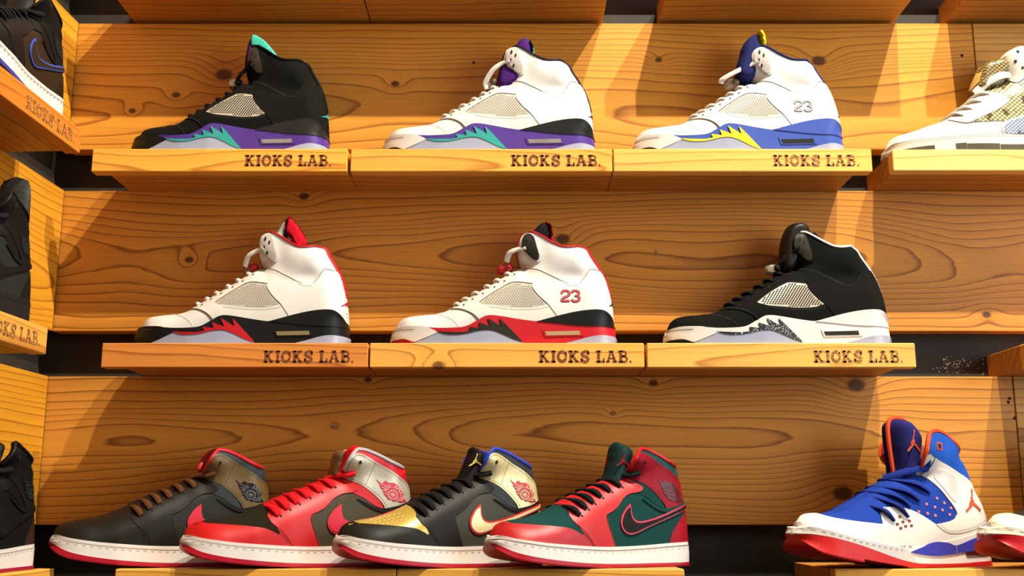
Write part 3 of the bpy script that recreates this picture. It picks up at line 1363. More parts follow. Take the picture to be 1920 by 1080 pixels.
GOLD = ((236, 172, 70), (174, 106, 34))
top = [(248, 692, 'wooden shelf ledge above the black shoe with teal tongue', 31.0), (694, 1131, 'wooden shelf ledge above the white shoe with purple sole', 32.4),
       (1237, 1681, 'wooden shelf ledge above the white shoe with blue sole', 33.2), (1776, 2260, 'wooden shelf ledge above the snakeskin-patterned shoe', 34.8)]
for a, b, lab, sd in top:
    x0, x1 = back_x(a, 42), back_x(b, 42)
    ledge('display_ledge', lab, x0 - .0, x1 + .0, 0, ROWZ[0], FH, YB, GOLD, sd, (0, 0), None, 'shelf ledges along the top')
x0 = P(1674, 300, 0).x
ledge('display_ledge', 'pale wooden shelf ledge under the snakeskin-patterned shoe', x0, x0 + .37, 0, ROWZ[1] - .001, FH * .93, YB, ((240, 196, 110), (190, 130, 60)), 35.5, (.004, 0), None, 'shelf ledges of the next bay')
x0 = P(1868, 690, PLANK_Y).x
ledge('display_ledge', 'wooden shelf ledge above the planks, its left end showing beside the dusty black gap', x0, x0 + .37, 0, ROWZ[2], FH, YB, GOLD, 36.5, (.0, 0), None, 'shelf ledges of the next bay')
# bottom row: deeper ledges
for (a, b, lab, sd) in ((216, 742.5, 'deep wooden ledge under the brown-laced black shoe and the red and silver shoe', 41.0), (744, 1283, 'deep wooden ledge under the gold-toed shoe and the green and red shoe', 42.7), (1565, 2150, 'deep wooden ledge under the blue and white high-top shoe', 43.5)):
    x0, x1 = P(a, 1068, Y3).x, P(b, 1068, Y3).x
    ledge('display_ledge', lab, x0, x1, Y3, ROWZ[3], FH, YB - Y3, GOLD, sd, (0, 0), None, 'deep ledges of the bottom row')

# ledges on the left wall: their front boards face right, so they are built turned by a quarter
LX = CORNER + 0.099


def left_ledge(label, pend, r, text, tn, sd, yend=None):
    p = PX(pend[0], pend[1], LX + 0.0)
    ln = 0.40
    ye = p.y
    xl = CORNER + 0.099 + math.tan(LEFT_SLANT) * (ye - ln / 2 - PLANK_Y)
    root_loc = (xl, ye - ln / 2, ROWZ[r])
    tpar = None
    if text:
        tpar = (ln / 2 - .155, ln / 2 - .018, ROWZ[r] - FH * .78, FH * .49)
    o = ledge('display_ledge', label, -ln / 2, ln / 2, 0, ROWZ[r], FH, 0.099 + LW - 0.003, tn, sd, (0, 0.012), tpar, 'ledges on the left wall', rz=math.pi / 2 - LEFT_SLANT, loc=root_loc, worn=True)
    return ye, xl


# a ledge turned +90 degrees faces +x with its text running towards the back
l1 = left_ledge('branded ledge on left wall under the black shoe with blue trim', (164, 245), 1, True, ((206, 120, 36), (150, 76, 20)), 51.0)  # darker board tones: the shadow on this ledge is put into its colour
l2 = left_ledge('branded ledge on left wall under the all black strapped shoe', (104, 630), 2, True, ((226, 160, 66), (170, 104, 36)), 52.0)
l3 = left_ledge('ledge on left wall under the black high-top with white sole', (112, 1070), 3, None, GOLD, 53.0)


# ------------------------------------------------------------------ kind A: basketball shoe with netting windows and flame midsole
def mapA(cx, cy):
    return ((cx - 72) / 4557.0, (862 - cy) / 4476.0)


LA = (1505 - 72) / 4557.0
WID_A = [(0, .036), (.10, .039), (.28, .0445), (.42, .0435), (.58, .038), (.78, .0355), (1.0, .0355)]


def make_A():
    S = Shoe(mapA, LA, WID_A,
             toe=[(97, 770), (102, 745), (112, 722)],
             instep=[(112, 722), (130, 700), (165, 679), (230, 668), (320, 660), (400, 644), (440, 628), (500, 596), (570, 556), (640, 514), (710, 474), (770, 436), (830, 398), (880, 376), (915, 372)],
             ankle=[(915, 372), (890, 335), (877, 290), (877, 240), (888, 190), (908, 163), (940, 150)],
             collar=[(940, 150), (980, 157), (1040, 185), (1100, 220), (1150, 245), (1190, 252), (1230, 248), (1270, 238), (1305, 237)],
             heel=[(1305, 237), (1330, 258), (1352, 300), (1400, 372), (1440, 452), (1465, 540), (1479, 620), (1485, 690), (1488, 740)],
             sole_top=[(92, 762), (150, 752), (240, 754), (310, 762), (400, 768), (500, 766), (560, 757), (620, 726), (670, 698), (705, 690), (760, 693), (860, 707), (950, 719), (1000, 722),
                       (1100, 697), (1200, 672), (1300, 655), (1380, 650), (1425, 656), (1465, 683), (1490, 720)],
             sole_bottom=[(80, 846), (110, 860), (160, 862), (400, 862), (800, 862), (1200, 862), (1490, 862), (1504, 855)],
             sole_toe=[(80, 846), (74, 830), (80, 795), (92, 762)],
             sole_heel=[(1504, 855), (1505, 830), (1502, 780), (1497, 748), (1490, 720)],
             keys=(.42, .60), taper=.24,
             pads=[(*mapA(1165, 320), .020, .018, .0045), (*mapA(1290, 300), .016, .020, .003), (*mapA(1240, 440), .03, .010, -.0035), (*mapA(1040, 330), .010, .03, -.002)])
    # midsole pieces
    S.panel('heel_wedge', [(1000, 724, 1), (1100, 697), (1200, 672), (1300, 655), (1380, 650), (1425, 656), (1465, 683), (1490, 720), (1499, 752, 1), (1400, 752), (1250, 747), (1100, 733)], 'wedge', .0012, True)
    S.panel('forefoot_outsole', [(228, 862, 1), (240, 853), (300, 833), (385, 797), (440, 808), (510, 809), (570, 800), (640, 786), (700, 783), (750, 792), (800, 812), (860, 838), (912, 854), (912, 862, 1)], 'clear', .0010, True)
    S.panel('heel_outsole', [(1165, 862, 1), (1180, 854), (1250, 838), (1330, 817), (1400, 807), (1502, 810, 1), (1506, 862, 1)], 'clear', .0014, True)
    S.panel('flame', [(370, 789, 1), (470, 795), (540, 795), (588, 787, 1), (576, 763, 1), (648, 772, 1), (634, 735, 1), (714, 762, 1), (688, 709, 1), (780, 760, 1), (762, 708, 1), (800, 742), (912, 852, 1), (850, 834), (790, 808), (740, 789), (700, 781), (640, 785), (570, 801), (510, 810), (440, 808)], 'flame', .0019, True)
    S.panel('toe_foxing', [(74, 846, 1), (80, 795), (92, 762, 1), (150, 752), (240, 754), (310, 762), (388, 794, 1), (300, 829), (240, 850), (228, 850), (180, 833), (120, 830)], 'foxing', .0016, True)
    S.panel('toe_bumper', [(74, 862, 1), (72, 846), (80, 833), (120, 828), (180, 831), (228, 849), (240, 852, 1), (232, 862, 1)], 'bumper', .0019, True)
    S.line('foxing_groove', [(92, 776), (150, 773), (235, 774)], 'groove', .0008, .0022, sole=True)
    S.panel('air_window_frame', [(1030, 776, 1), (1272, 770, 1), (1288, 812, 1), (1046, 819, 1)], 'midsole', .0012, True, smooth=False)
    S.panel('air_window', [(1046, 787, 1), (1262, 781, 1), (1268, 806, 1), (1056, 811, 1)], 'window', .0017, True, parent='air_window_frame', smooth=False)
    # upper overlays
    S.panel('toe_cap', [(90, 780, 1), (104, 745), (112, 722), (130, 700), (165, 679), (230, 667), (300, 663), (380, 680), (450, 706), (490, 735), (512, 772, 1), (300, 778)], 'upper', .0010)
    S.panel('eyestay', [(432, 634, 1), (500, 596), (570, 556), (640, 514), (710, 474), (770, 436), (830, 398), (880, 376), (915, 374, 1), (1000, 392), (1080, 428), (1140, 462), (1170, 486), (1040, 476), (975, 480), (960, 487), (850, 479), (770, 519), (700, 564), (641, 609), (700, 629), (800, 637), (900, 642), (1000, 637), (1071, 622), (1140, 700), (1000, 735, 1), (860, 720), (705, 703), (640, 726, 1), (600, 684), (540, 655), (480, 640)], 'stay', .0013)
    S.panel('netting_window', [(640, 610, 1), (700, 565), (770, 520), (850, 480, 1), (960, 488, 1), (975, 520), (1020, 575), (1071, 621, 1), (1000, 636), (900, 641), (800, 636), (700, 629)], 'net', .0012, both=True)
    slots = []
    net = S.curve([(655, 610, 1), (700, 573), (770, 528), (850, 490, 1), (955, 496, 1), (970, 525), (1010, 575), (1055, 615, 1), (1000, 628), (900, 633), (800, 628), (700, 622)], True)
    for i in range(-3, 34):
        for j in range(0, 13):
            cx = 640 + i * 17 + j * 9.0
            cy = 630 - j * 12.5
            c = np.array(mapA(cx, cy))
            if inside(c[None], net)[0]:
                d1, d2 = np.array([.0012, .0010]), np.array([.0005, -.0004])
                slots.append(panel_geo(S.field, np.array([c - d1 - d2, c - d1 + d2, c + d1 + d2, c + d1 - d2]), .0016, False, .01, .0004))
    S.add('netting_slots', merge(slots), 'slot', 'netting_window')
    S.panel('quarter_overlay', [(975, 480, 1), (1040, 474), (1120, 484), (1200, 492), (1270, 490), (1305, 446), (1330, 398), (1350, 392), (1400, 400), (1428, 424), (1452, 490), (1468, 560), (1482, 640), (1488, 740, 1), (1470, 715), (1425, 680), (1380, 672), (1300, 676), (1140, 712, 1), (1071, 621), (1020, 575), (985, 535), (968, 505)], 'quarter', .0022)
    # seams and stitches
    S.line('vamp_seam', [(432, 634), (480, 640), (540, 655), (600, 684), (640, 722)], 'seam', .0009, .0016)
    S.line('ankle_seam', [(915, 376), (1000, 394), (1080, 430), (1150, 466), (1200, 488)], 'seam', .0009, .0018)
    S.line('quarter_seam', [(1270, 489), (1305, 445), (1330, 397), (1360, 393), (1390, 400)], 'seam', .0006, .0026)
    S.line('quarter_edge_seam', [(985, 482), (970, 500), (985, 535), (1020, 575), (1071, 621), (1140, 700)], 'seam', .0008, .0017)
    S.line('window_seam', [(641, 609), (700, 564), (770, 519), (850, 479), (960, 487)], 'seam', .0008, .0018)
    S.line('toe_stitching', [(310, 664), (390, 684), (455, 710), (495, 740), (512, 766)], 'stitch', .0007, .0016, dash=(.0015, .0010))
    S.line('window_stitching', [(700, 640), (800, 649), (900, 653), (1000, 648), (1070, 634)], 'stitch', .0007, .0017, dash=(.0015, .0010))
    S.line('ankle_stitching', [(930, 390), (1000, 405), (1080, 440), (1150, 477), (1200, 500), (1265, 502)], 'stitch', .0006, .0027, dash=(.0015, .0010))
    # lacing plate with eyelets
    S.panel('lace_plate_border', [(903, 205), (915, 180), (940, 165), (968, 168), (990, 190), (1008, 250), (1026, 310), (1022, 338), (995, 345), (940, 300), (908, 268), (900, 240)], 'quarter', .0016, both=True)
    S.panel('lace_plate', [(915, 208), (922, 186), (942, 173), (965, 175), (982, 194), (998, 250), (1015, 306), (1010, 330), (990, 334), (945, 296), (917, 266), (911, 240)], 'plate', .0024, both=True, parent='lace_plate_border')
    ey = [disc(S.field, mapA(*p), .0013, .0026, .0030, -.15) for p in ((941, 206), (967, 226), (934, 256), (955, 288))]
    S.add('lace_eyelets', merge(ey), 'hole', 'lace_plate')
    for k, (a, b) in enumerate((((520, 617), (478, 597)), ((575, 580), (530, 562)), ((640, 545), (594, 528)), ((712, 503), (672, 484)), ((775, 464), (736, 445)), ((838, 420), (802, 402)))):
        S.add('lace', lace_cross(S, a, b, .0036, .6), 'lace')
        e = (a[0] + 22, a[1] + 4)
        S.add('eyelet', disc(S.field, mapA(*e), .0008, .0014, .0020, -.8), 'hole')
    return S


S_A = make_A()


def to_A(px, py, flap):
    """photo pixel near a collar to kind-A drawing coordinates, anchored at the front top of that shoe's collar"""
    # the near collar edge hides the foot of a tongue standing behind it, more so on the upper shelf
    g = flap[3] if len(flap) > 3 else (1.28 if flap[1] < 200 else 1.15)
    return (940 + (px - flap[0]) * 3.45 * flap[2], 150 + (py - flap[1]) * 3.6 * flap[2] * g)


def shoe_A(label, mats, px_toe, px_heel, py_mid, ztop, flap, tongue, lining=None, extra=(), lace_pts=None, lock=None, num=None, sz=1.0, trim_from=0, heel_mark=True, yaw=0.0):
    S = S_A
    base_parts = list(S.parts)
    S.parts = list(base_parts)
    T = lambda pts: S.raw([to_A(a, b, flap) for a, b in pts])
    S.add('tongue', pillow_geo(catmull(T(tongue), True, 4), .024, .010), 'tongue')
    if lining:
        S.add('tongue_lining', pillow_geo(catmull(T(lining), True, 4), .0262, .0045), 'lining', 'tongue')
    for (nm, pts, mk, wdt) in extra:
        S.add(nm, pillow_geo(catmull(T(pts), True, 3), wdt, .004), mk, 'tongue')
    tc = np.vstack([S.ankle[trim_from:], S.collar[1:]])
    S.add('collar_trim', open_edge_tube(S, tc, .0016, .0004, 60), 'trim')
    hc = resample(S.heel, 30)
    hp = np.stack([hc[:20, 0] + .0006, np.zeros(20), hc[:20, 1]], 1)
    S.add('heel_strip', tube_geo(hp, .0035, 8, 1.9, (0, 1, 0)), 'trim')
    if lace_pts:
        path = [S.s3(p[:2], .0015) if len(p) == 2 else np.array([*mapA(p[0], p[1])[:1], p[2], mapA(p[0], p[1])[1]]) for p in lace_pts]
        S.add('ankle_lace', tube_geo(catmull3(path, 6), .0040, 8, .5, (0.2, -1, .5)), 'lace')
    if lock:
        (lx, ly, mk, mk2) = lock
        o = np.array(mapA(lx, ly))
        pl = np.array([o + (a, b) for a, b in ((-.010, -.007), (-.012, .002), (-.006, .007), (.008, .008), (.011, .002), (.006, -.006))])
        S.add('lace_lock', pillow_geo(catmull(pl, True, 4), .010, .004, .002), mk)
        pl2 = np.array([o + (.005, .001) + np.array((math.cos(q), math.sin(q))) * .0062 for q in np.linspace(0, 6.28, 12, endpoint=False)])
        S.add('lock_button', [[(a, b - .008, c) for a, b, c in g] if i == 0 else g for i, g in enumerate(pillow_geo(pl2, .006, .005, .0018))], mk2, 'lace_lock')
    if num:
        digits(S, '23', mapA(1152, 602), .0118, .0150, .0018, num[0], num[1], .0036)
    if heel_mark:
        jumper_emblem(S, mapA(1448, 622), (.011, 0), (0, .013), 'heel_mark', .0030)
    parts = S.parts
    S.parts = base_parts
    yc = 0.051
    a, b = P(px_toe, py_mid, yc - .02), P(px_heel, py_mid, yc - .02)
    sx = (b.x - a.x) / S.L
    return instantiate(S, mats, 'basketball_shoe', label, ((a.x + b.x) / 2, yc, ztop + .0004), yaw, (sx / math.cos(yaw), 1.0, sz), parts)


WHITE = leather('white', (208, 204, 198))
WHITE2 = leather('white_stay', (208, 203, 192), .38)
PLASTIC = plain('clear_plastic', (190, 176, 150), .15, trans=.6, coat=.3)
CLEAR = rubber('icy_outsole', (150, 154, 172), .22)
BLACKN = nubuck('black', (15, 15, 12))
BLACKR = rubber('black', (18, 19, 19), .42)
HOLE = plain('dark_hole', (14, 11, 10), .9)
SEAM = plain('seam_shadow', (84, 74, 64), .9)
STITCH = plain('grey_stitch', (140, 130, 120), .9)
SEAMK = plain('seam_black', (10, 10, 9), .9)
STITCHK = plain('stitch_black', (52, 50, 42), .9)
NETW = plain('white_netting', (178, 170, 154), .45, .3, 900)
NETS = plain('silver_netting', (176, 164, 142), .4, .3, 900)
SLOTW = plain('netting_slot_pale', (146, 136, 120), .8)
LACEW = fabric('white_lace', (212, 206, 196))
LACEK = fabric('black_lace', (20, 19, 18))
RED = rubber('red', (178, 8, 24), .45)
REDL = leather('red_trim', (176, 14, 26))
TEAL = rubber('teal', (38, 146, 136), .4)
TEALF = fabric('teal', (66, 180, 158))
PURP = rubber('purple', (72, 42, 128), .38)
PURPF = fabric('purple', (64, 22, 96))
BLUE = rubber('royal_blue', (52, 76, 156), .4)
NAVYF = fabric('navy', (30, 34, 84))
YELL = rubber('yellow', (238, 206, 20), .4)
YELLF = fabric('yellow', (240, 216, 40))
WHITER = rubber('white', (212, 206, 198), .4)
WIN = plain('air_window', (120, 116, 106), .12, coat=.5)
WIND = plain('air_window_dark', (46, 46, 42), .12, coat=.5)
FLK = speckled('speckled_black', (20, 20, 20), (200, 196, 190))
SILV = fabric('silver', (150, 144, 130))

base_w = dict(collar_in=fabric('dark_collar', (60, 50, 48)), upper=WHITE, stay=WHITE2, quarter=WHITE, plate=leather('plate_white', (186, 178, 168), .3), net=NETW, slot=SLOTW, seam=SEAM, stitch=STITCH, clear=CLEAR, hole=HOLE, lace=LACEW,
              groove=SEAM, window=WIN, lock_body=PLASTIC)
base_k = dict(collar_in=fabric('black_collar', (20, 19, 18)), upper=BLACKN, stay=BLACKN, quarter=nubuck('black_quarter', (19, 18, 15)), plate=leather('plate_black', (52, 46, 36), .35), net=NETS, slot=HOLE, seam=SEAMK, stitch=STITCHK, clear=CLEAR, hole=HOLE, lace=LACEK,
              groove=SEAMK, window=WIN, lock_body=PLASTIC)

fl = (480, 88, 1.02)
shoe_A('black basketball shoe with teal tongue lining and purple and teal midsole', {**base_k, 'midsole': PURP, 'wedge': leather('wedge_black', (34, 32, 28), .3), 'flame': TEAL, 'foxing': BLACKR, 'bumper': BLACKR, 'tongue': PURPF, 'lining': TEALF, 'trim': BLACKN, 'heel_mark': TEAL, 'button': BLACKR},
       243, 615, 250, ROWZ[1], fl,
       [(460, 120), (461, 88), (465, 77), (471, 70.5), (478, 69), (485, 90), (500, 120)],
       [(472, 72), (477, 69), (486, 71), (501, 77), (516, 87), (529, 100), (536, 113), (526, 113), (508, 101), (488, 92), (472, 88)],
       lace_pts=[(934, 256), (890, 300, -.020), (850, 330, -.018), (815, 360, -.012)], lock=(800, 372, 'lock_body', 'button'), sz=1.07)
fl = (967, 90, 1.0)
shoe_A('white basketball shoe with purple tongue, black heel wedge and purple and teal midsole', {**base_w, 'midsole': PURP, 'wedge': BLACKR, 'flame': TEAL, 'foxing': WHITER, 'bumper': BLACKR, 'tongue': PURPF, 'lining': TEALF, 'trim': leather('trim_dark', (30, 16, 34)), 'heel_mark': BLACKR, 'button': plain('lock_brown', (96, 78, 52), .3)},
       715, 1118, 250, ROWZ[1], fl,
       [(940, 150), (945, 110), (969, 90), (978, 79), (987, 74), (995, 73), (1004, 81), (1009, 92), (1006, 112), (990, 140)],
       [(988, 73.5), (993, 73), (1001, 75.5), (1009, 82), (1013, 92), (1011, 110), (1000, 118), (1004, 104), (1006, 92), (1002, 82)],
       lace_pts=[(934, 256), (880, 262, -.022), (815, 300, -.018), (765, 372, -.012), (772, 410, -.008)], lock=(800, 372, 'lock_body', 'button'), sz=1.07)
fl = (1440, 95, 1.0, 1.04)
shoe_A('white basketball shoe with navy and yellow tongue, number 23 and royal blue midsole', {**base_w, 'midsole': BLUE, 'wedge': BLUE, 'flame': YELL, 'foxing': WHITER, 'bumper': BLACKR, 'tongue': NAVYF, 'lining': YELLF, 'trim': NAVYF, 'heel_mark': NAVYF, 'n_out': plain('number_grey', (72, 76, 84), .6), 'n_in': plain('number_pale', (150, 152, 156), .6), 'window': WIND, 'button': plain('lock_brown', (96, 78, 52), .3)},
       1187, 1585, 250, ROWZ[1], fl,
       [(1397, 136), (1406, 110), (1411, 94), (1419, 80), (1429, 70.5), (1440, 66), (1445, 72), (1447, 85), (1456, 91), (1465, 93), (1469, 102), (1462, 115), (1430, 152), (1405, 152)],
       [(1441, 64), (1450, 63), (1457, 70), (1460, 84), (1458, 96), (1449, 96), (1446, 84), (1445, 73)],
       lace_pts=[(934, 256), (880, 275, -.022), (780, 315, -.018), (700, 352, -.012), (690, 372, -.008)], lock=(770, 372, 'lock_body', 'button'), num=('n_out', 'n_in'), sz=1.07)
fl = (492, 435, .97)
shoe_A('white basketball shoe with silver and red tongue on black midsole with red flame', {**base_w, 'midsole': BLACKR, 'wedge': BLACKR, 'flame': RED, 'foxing': BLACKR, 'bumper': BLACKR, 'tongue': SILV, 'lining': fabric('red', (196, 14, 34)), 'trim': REDL, 'heel_mark': REDL, 'window': plain('air_window_gold', (126, 112, 76), .12, coat=.5), 'lock_body': plain('lock_clear', (170, 120, 90), .2, trans=.5), 'button': RED, 'care': fabric('tag_white', (225, 222, 226))},
       248, 653, 610, ROWZ[2], fl,
       [(498, 445), (507, 432), (515, 422), (526, 408), (530, 412), (528, 428), (527, 439), (540, 444), (546, 452), (540, 470), (515, 465)],
       [(526, 406), (533, 406), (536, 410), (551, 421), (563, 437), (568, 448), (561, 466), (550, 466), (546, 456), (540, 444), (530, 438), (527, 431), (530, 415)],
       extra=[('size_tag', [(548, 449), (554, 452), (549, 460), (545, 458)], 'care', .0262)],
       lace_pts=[(934, 256), (880, 270, -.022), (820, 300, -.018), (790, 360, -.012)], lock=(822, 368, 'lock_body', 'button'), sz=1.045)
fl = (990, 435, .978)
shoe_A('white basketball shoe with black and red tongue, red number 23 and red midsole', {**base_w, 'midsole': RED, 'wedge': BLACKR, 'flame': rubber('dark_olive', (40, 38, 30)), 'foxing': WHITER, 'bumper': rubber('dark_red', (150, 10, 22)), 'tongue': fabric('black_tongue', (20, 18, 18)), 'lining': fabric('red', (196, 14, 34)), 'trim': REDL, 'heel_mark': BLACKR, 'plate': leather('plate_dark', (40, 36, 30), .35), 'n_out': plain('number_dark_red', (110, 14, 16), .6), 'n_in': plain('number_red', (206, 60, 56), .6), 'window': plain('air_window_tan', (168, 140, 104), .12, coat=.5), 'lock_body': plain('lock_red', (190, 30, 36), .2, trans=.45), 'button': plain('lock_red', (190, 30, 36), .2)},
       731, 1157, 610, ROWZ[2], fl,
       [(985, 455), (1000, 432), (1009, 422), (1019, 416), (1027, 418), (1034, 428), (1035, 439), (1031, 452), (1010, 465)],
       [(1018, 415.5), (1024, 414.5), (1032, 416), (1039, 425), (1041, 437), (1040, 456), (1032, 458), (1032, 444), (1034, 437), (1032, 427), (1026, 419)],
       lace_pts=[(934, 256), (880, 262, -.022), (830, 280, -.018), (806, 330, -.012)], lock=(800, 370, 'lock_body', 'button'), num=('n_out', 'n_in'), sz=1.045)
fl = (1505, 440, .978)
shoe_A('black basketball shoe with white collar piping, white midsole and speckled flame', {**base_k, 'midsole': WHITER, 'wedge': WHITER, 'flame': FLK, 'foxing': WHITER, 'bumper': BLACKR, 'tongue': leather('black_tongue', (24, 20, 18), .35), 'lining': fabric('white_trim', (232, 226, 216)), 'trim': fabric('white_trim', (232, 226, 216)), 'window': WIND, 'tagm': plain('tag_card', (40, 14, 20), .6), 'groove': SEAMK, 'button': BLACKR},
       1247, 1673, 610, ROWZ[2], fl,
       [(1475, 500), (1474, 480), (1477, 455), (1483, 438), (1494, 425.5), (1510, 420.5), (1523, 423), (1532, 431), (1533, 445), (1525, 460), (1495, 500)],
       [(1530, 425), (1535, 430), (1537, 440), (1536, 452), (1530, 452), (1533, 441), (1530, 431)],
       extra=[('size_tag', [(1536, 444), (1546, 435.5), (1580, 468), (1570, 474), (1545, 462)], 'tagm', .006)],
       lace_pts=[(934, 256), (890, 280, -.022), (850, 320, -.018), (815, 352, -.012)], lock=(790, 372, 'lock_body', 'button'), sz=1.045)


# ------------------------------------------------------------------ kind B: high leather court shoe with ankle strap
LB = 0.305


def mapB(cx, cy):
    return ((cx - 58) / 1786.0 * LB, (990 - .011 * (cx - 1000) - cy) / 5680.0)


WID_B = [(0, .034), (.10, .038), (.28, .0435), (.42, .0425), (.58, .0365), (.78, .0335), (1.0, .0340)]


def make_B():
    S = Shoe(mapB, LB, WID_B,
             toe=[(92, 785), (97, 750), (108, 722)],
             instep=[(108, 722), (135, 698), (190, 676), (280, 660), (380, 645), (480, 618), (570, 585), (650, 548), (750, 500), (850, 462), (940, 428), (1050, 382), (1130, 346), (1215, 325)],
             ankle=[(1215, 325), (1232, 290), (1237, 250), (1258, 195), (1290, 148), (1330, 112)],
             collar=[(1330, 112), (1400, 118), (1500, 152), (1600, 197), (1700, 232), (1752, 242)],
             heel=[(1752, 242), (1772, 262), (1782, 330), (1796, 400), (1808, 470), (1822, 540), (1832, 640), (1837, 740), (1838, 815)],
             sole_top=[(78, 772), (110, 764), (200, 785), (400, 811), (600, 826), (800, 838), (1000, 842), (1200, 838), (1400, 828), (1600, 815), (1780, 806), (1838, 803)],
             sole_bottom=[(62, 838), (80, 868), (140, 905), (220, 930), (500, 966), (800, 984), (1000, 990), (1400, 985.6), (1830, 981), (1843, 972)],
             sole_toe=[(62, 838), (57, 812), (64, 790), (78, 772)],
             sole_heel=[(1843, 972), (1847, 900), (1844, 840), (1838, 803)],
             keys=(.48, .62), taper=.20, R=(.045, .034, .016, .030), open_ankle=True, flare=.0030, outsole_top=[(57, 814), (100, 836), (200, 882), (400, 920), (700, 950), (1000, 963), (1400, 962), (1847, 956)],
             pads=[(*mapB(1480, 190), .035, .010, .0030), (*mapB(1650, 270), .030, .012, .0030), (*mapB(1560, 400), .05, .012, .0015), (*mapB(1270, 210), .022, .020, .009)])
    S.line('sole_groove', [(62, 796), (110, 790), (200, 806), (400, 833), (600, 850), (800, 862), (1000, 868), (1200, 863), (1400, 853), (1600, 840), (1840, 828)], 'groove', .0008, .0006, sole=True)
    S.line('sole_stitching', [(66, 806), (110, 802), (200, 818), (400, 845), (600, 862), (800, 874), (1000, 880), (1200, 875), (1400, 865), (1600, 852), (1840, 840)], 'solestitch', .0009, .0008, dash=(.0040, .0060), sole=True)
    S.panel('quarter', [(960, 640, 1), (1060, 565), (1130, 495), (1200, 455), (1300, 440), (1400, 470), (1500, 540), (1570, 575), (1700, 540), (1810, 500, 1), (1838, 640), (1838, 830, 1), (1500, 840), (1000, 855, 1)], 'quarter', .0008)
    S.panel('vamp', [(140, 712, 1), (190, 678), (280, 660), (380, 645), (480, 618), (570, 585), (650, 548), (700, 600), (740, 700), (740, 770, 1), (500, 730), (300, 712)], 'vamp', .0015, h=.0032)
    S.panel('mudguard', [(86, 800, 1), (96, 750), (110, 718), (140, 694, 1), (220, 688), (350, 694), (500, 702), (620, 714), (690, 738), (726, 756), (735, 745), (700, 690, 1), (760, 745), (810, 800), (852, 850, 1), (500, 845), (200, 800)], 'mud', .0018)
    S.panel('heel_counter', [(1816, 520, 1), (1830, 620), (1838, 740), (1838, 820, 1), (1569, 832, 1), (1580, 790), (1610, 730), (1690, 640), (1760, 588)], 'heelc', .0014)
    S.panel('collar_underlay', [(1225, 330, 1), (1250, 335), (1400, 405), (1500, 485), (1556, 566, 1), (1480, 540), (1390, 485), (1300, 440), (1340, 410), (1280, 370)], 'underlay', .0014)
    S.panel('eyestay', [(652, 632, 1), (665, 600), (655, 556, 1), (750, 505), (850, 467), (940, 433), (1050, 388), (1130, 352), (1215, 331), (1250, 345), (1330, 395), (1348, 412), (1330, 432), (1290, 446), (1220, 458), (1150, 495), (1090, 552), (1030, 588), (972, 612), (962, 640), (985, 720), (1038, 850, 1), (845, 848, 1), (790, 775), (735, 720), (680, 680)], 'stay', .0024)
    S.panel('ankle_strap', [(1238, 262), (1246, 225), (1268, 185), (1300, 156), (1350, 154), (1420, 180), (1500, 218), (1600, 268), (1700, 330), (1778, 388), (1796, 420), (1806, 480, 1), (1750, 512), (1660, 545), (1562, 567, 1), (1545, 530), (1500, 480), (1440, 430), (1360, 382), (1250, 334), (1240, 300)], 'strap', .0020)
    S.panel('ankle_piping', [(1562, 560, 1), (1660, 540), (1750, 507), (1812, 480, 1), (1820, 498, 1), (1720, 545), (1620, 580), (1550, 590), (1470, 570), (1400, 535), (1330, 490), (1390, 510), (1480, 552)], 'piping', .0026)
    sw = [(1208, 530, 1), (1157, 568), (1112, 625), (1099, 680), (1124, 730), (1180, 755), (1252, 743), (1365, 702), (1597, 625), (1830, 540, 1), (1822, 508, 1), (1700, 545), (1481, 620), (1342, 652), (1270, 658), (1230, 640), (1212, 600)]
    S.panel('swoosh', sw, 'swoosh_edge', .0030)
    S.panel('swoosh_inlay', [(1202, 556, 1), (1164, 580), (1127, 632), (1114, 682), (1136, 722), (1184, 742), (1252, 731), (1365, 692), (1597, 616), (1826, 532, 1), (1822, 518, 1), (1700, 558), (1481, 633), (1342, 665), (1262, 671), (1218, 648), (1201, 606)], 'swoosh', .0036, parent='swoosh')
    # seams
    S.line('eyestay_stitching', [(985, 622), (975, 645), (998, 722), (1044, 838)], 'stitch', .0007, .0016)
    S.line('vamp_stitching', [(730, 735), (790, 790), (836, 838)], 'stitch', .0008, .0030)
    S.line('strap_stitching', [(1252, 270), (1262, 225), (1282, 190), (1308, 170), (1350, 168), (1420, 194), (1500, 232), (1600, 283), (1700, 345), (1772, 400)], 'strapstitch', .0007, .0026, dash=(.0013, .0010))
    S.line('strap_lower_stitching', [(1256, 322), (1360, 368), (1440, 414), (1506, 462), (1556, 520), (1575, 552)], 'strapstitch', .0007, .0026, dash=(.0013, .0010))
    S.line('strap_fold', [(1468, 215), (1440, 290), (1400, 385)], 'strapstitch', .0007, .0026, dash=(.0013, .0010))
    S.add('strap_eyelet', disc(S.field, mapB(1340, 214), .0019, .0021, .0030), 'hole', 'ankle_strap')
    wings_emblem(S, mapB(1492, 512), (.0410, -.0020), (-.0010, .0300), 'wings', 'wings_ink')
    return S


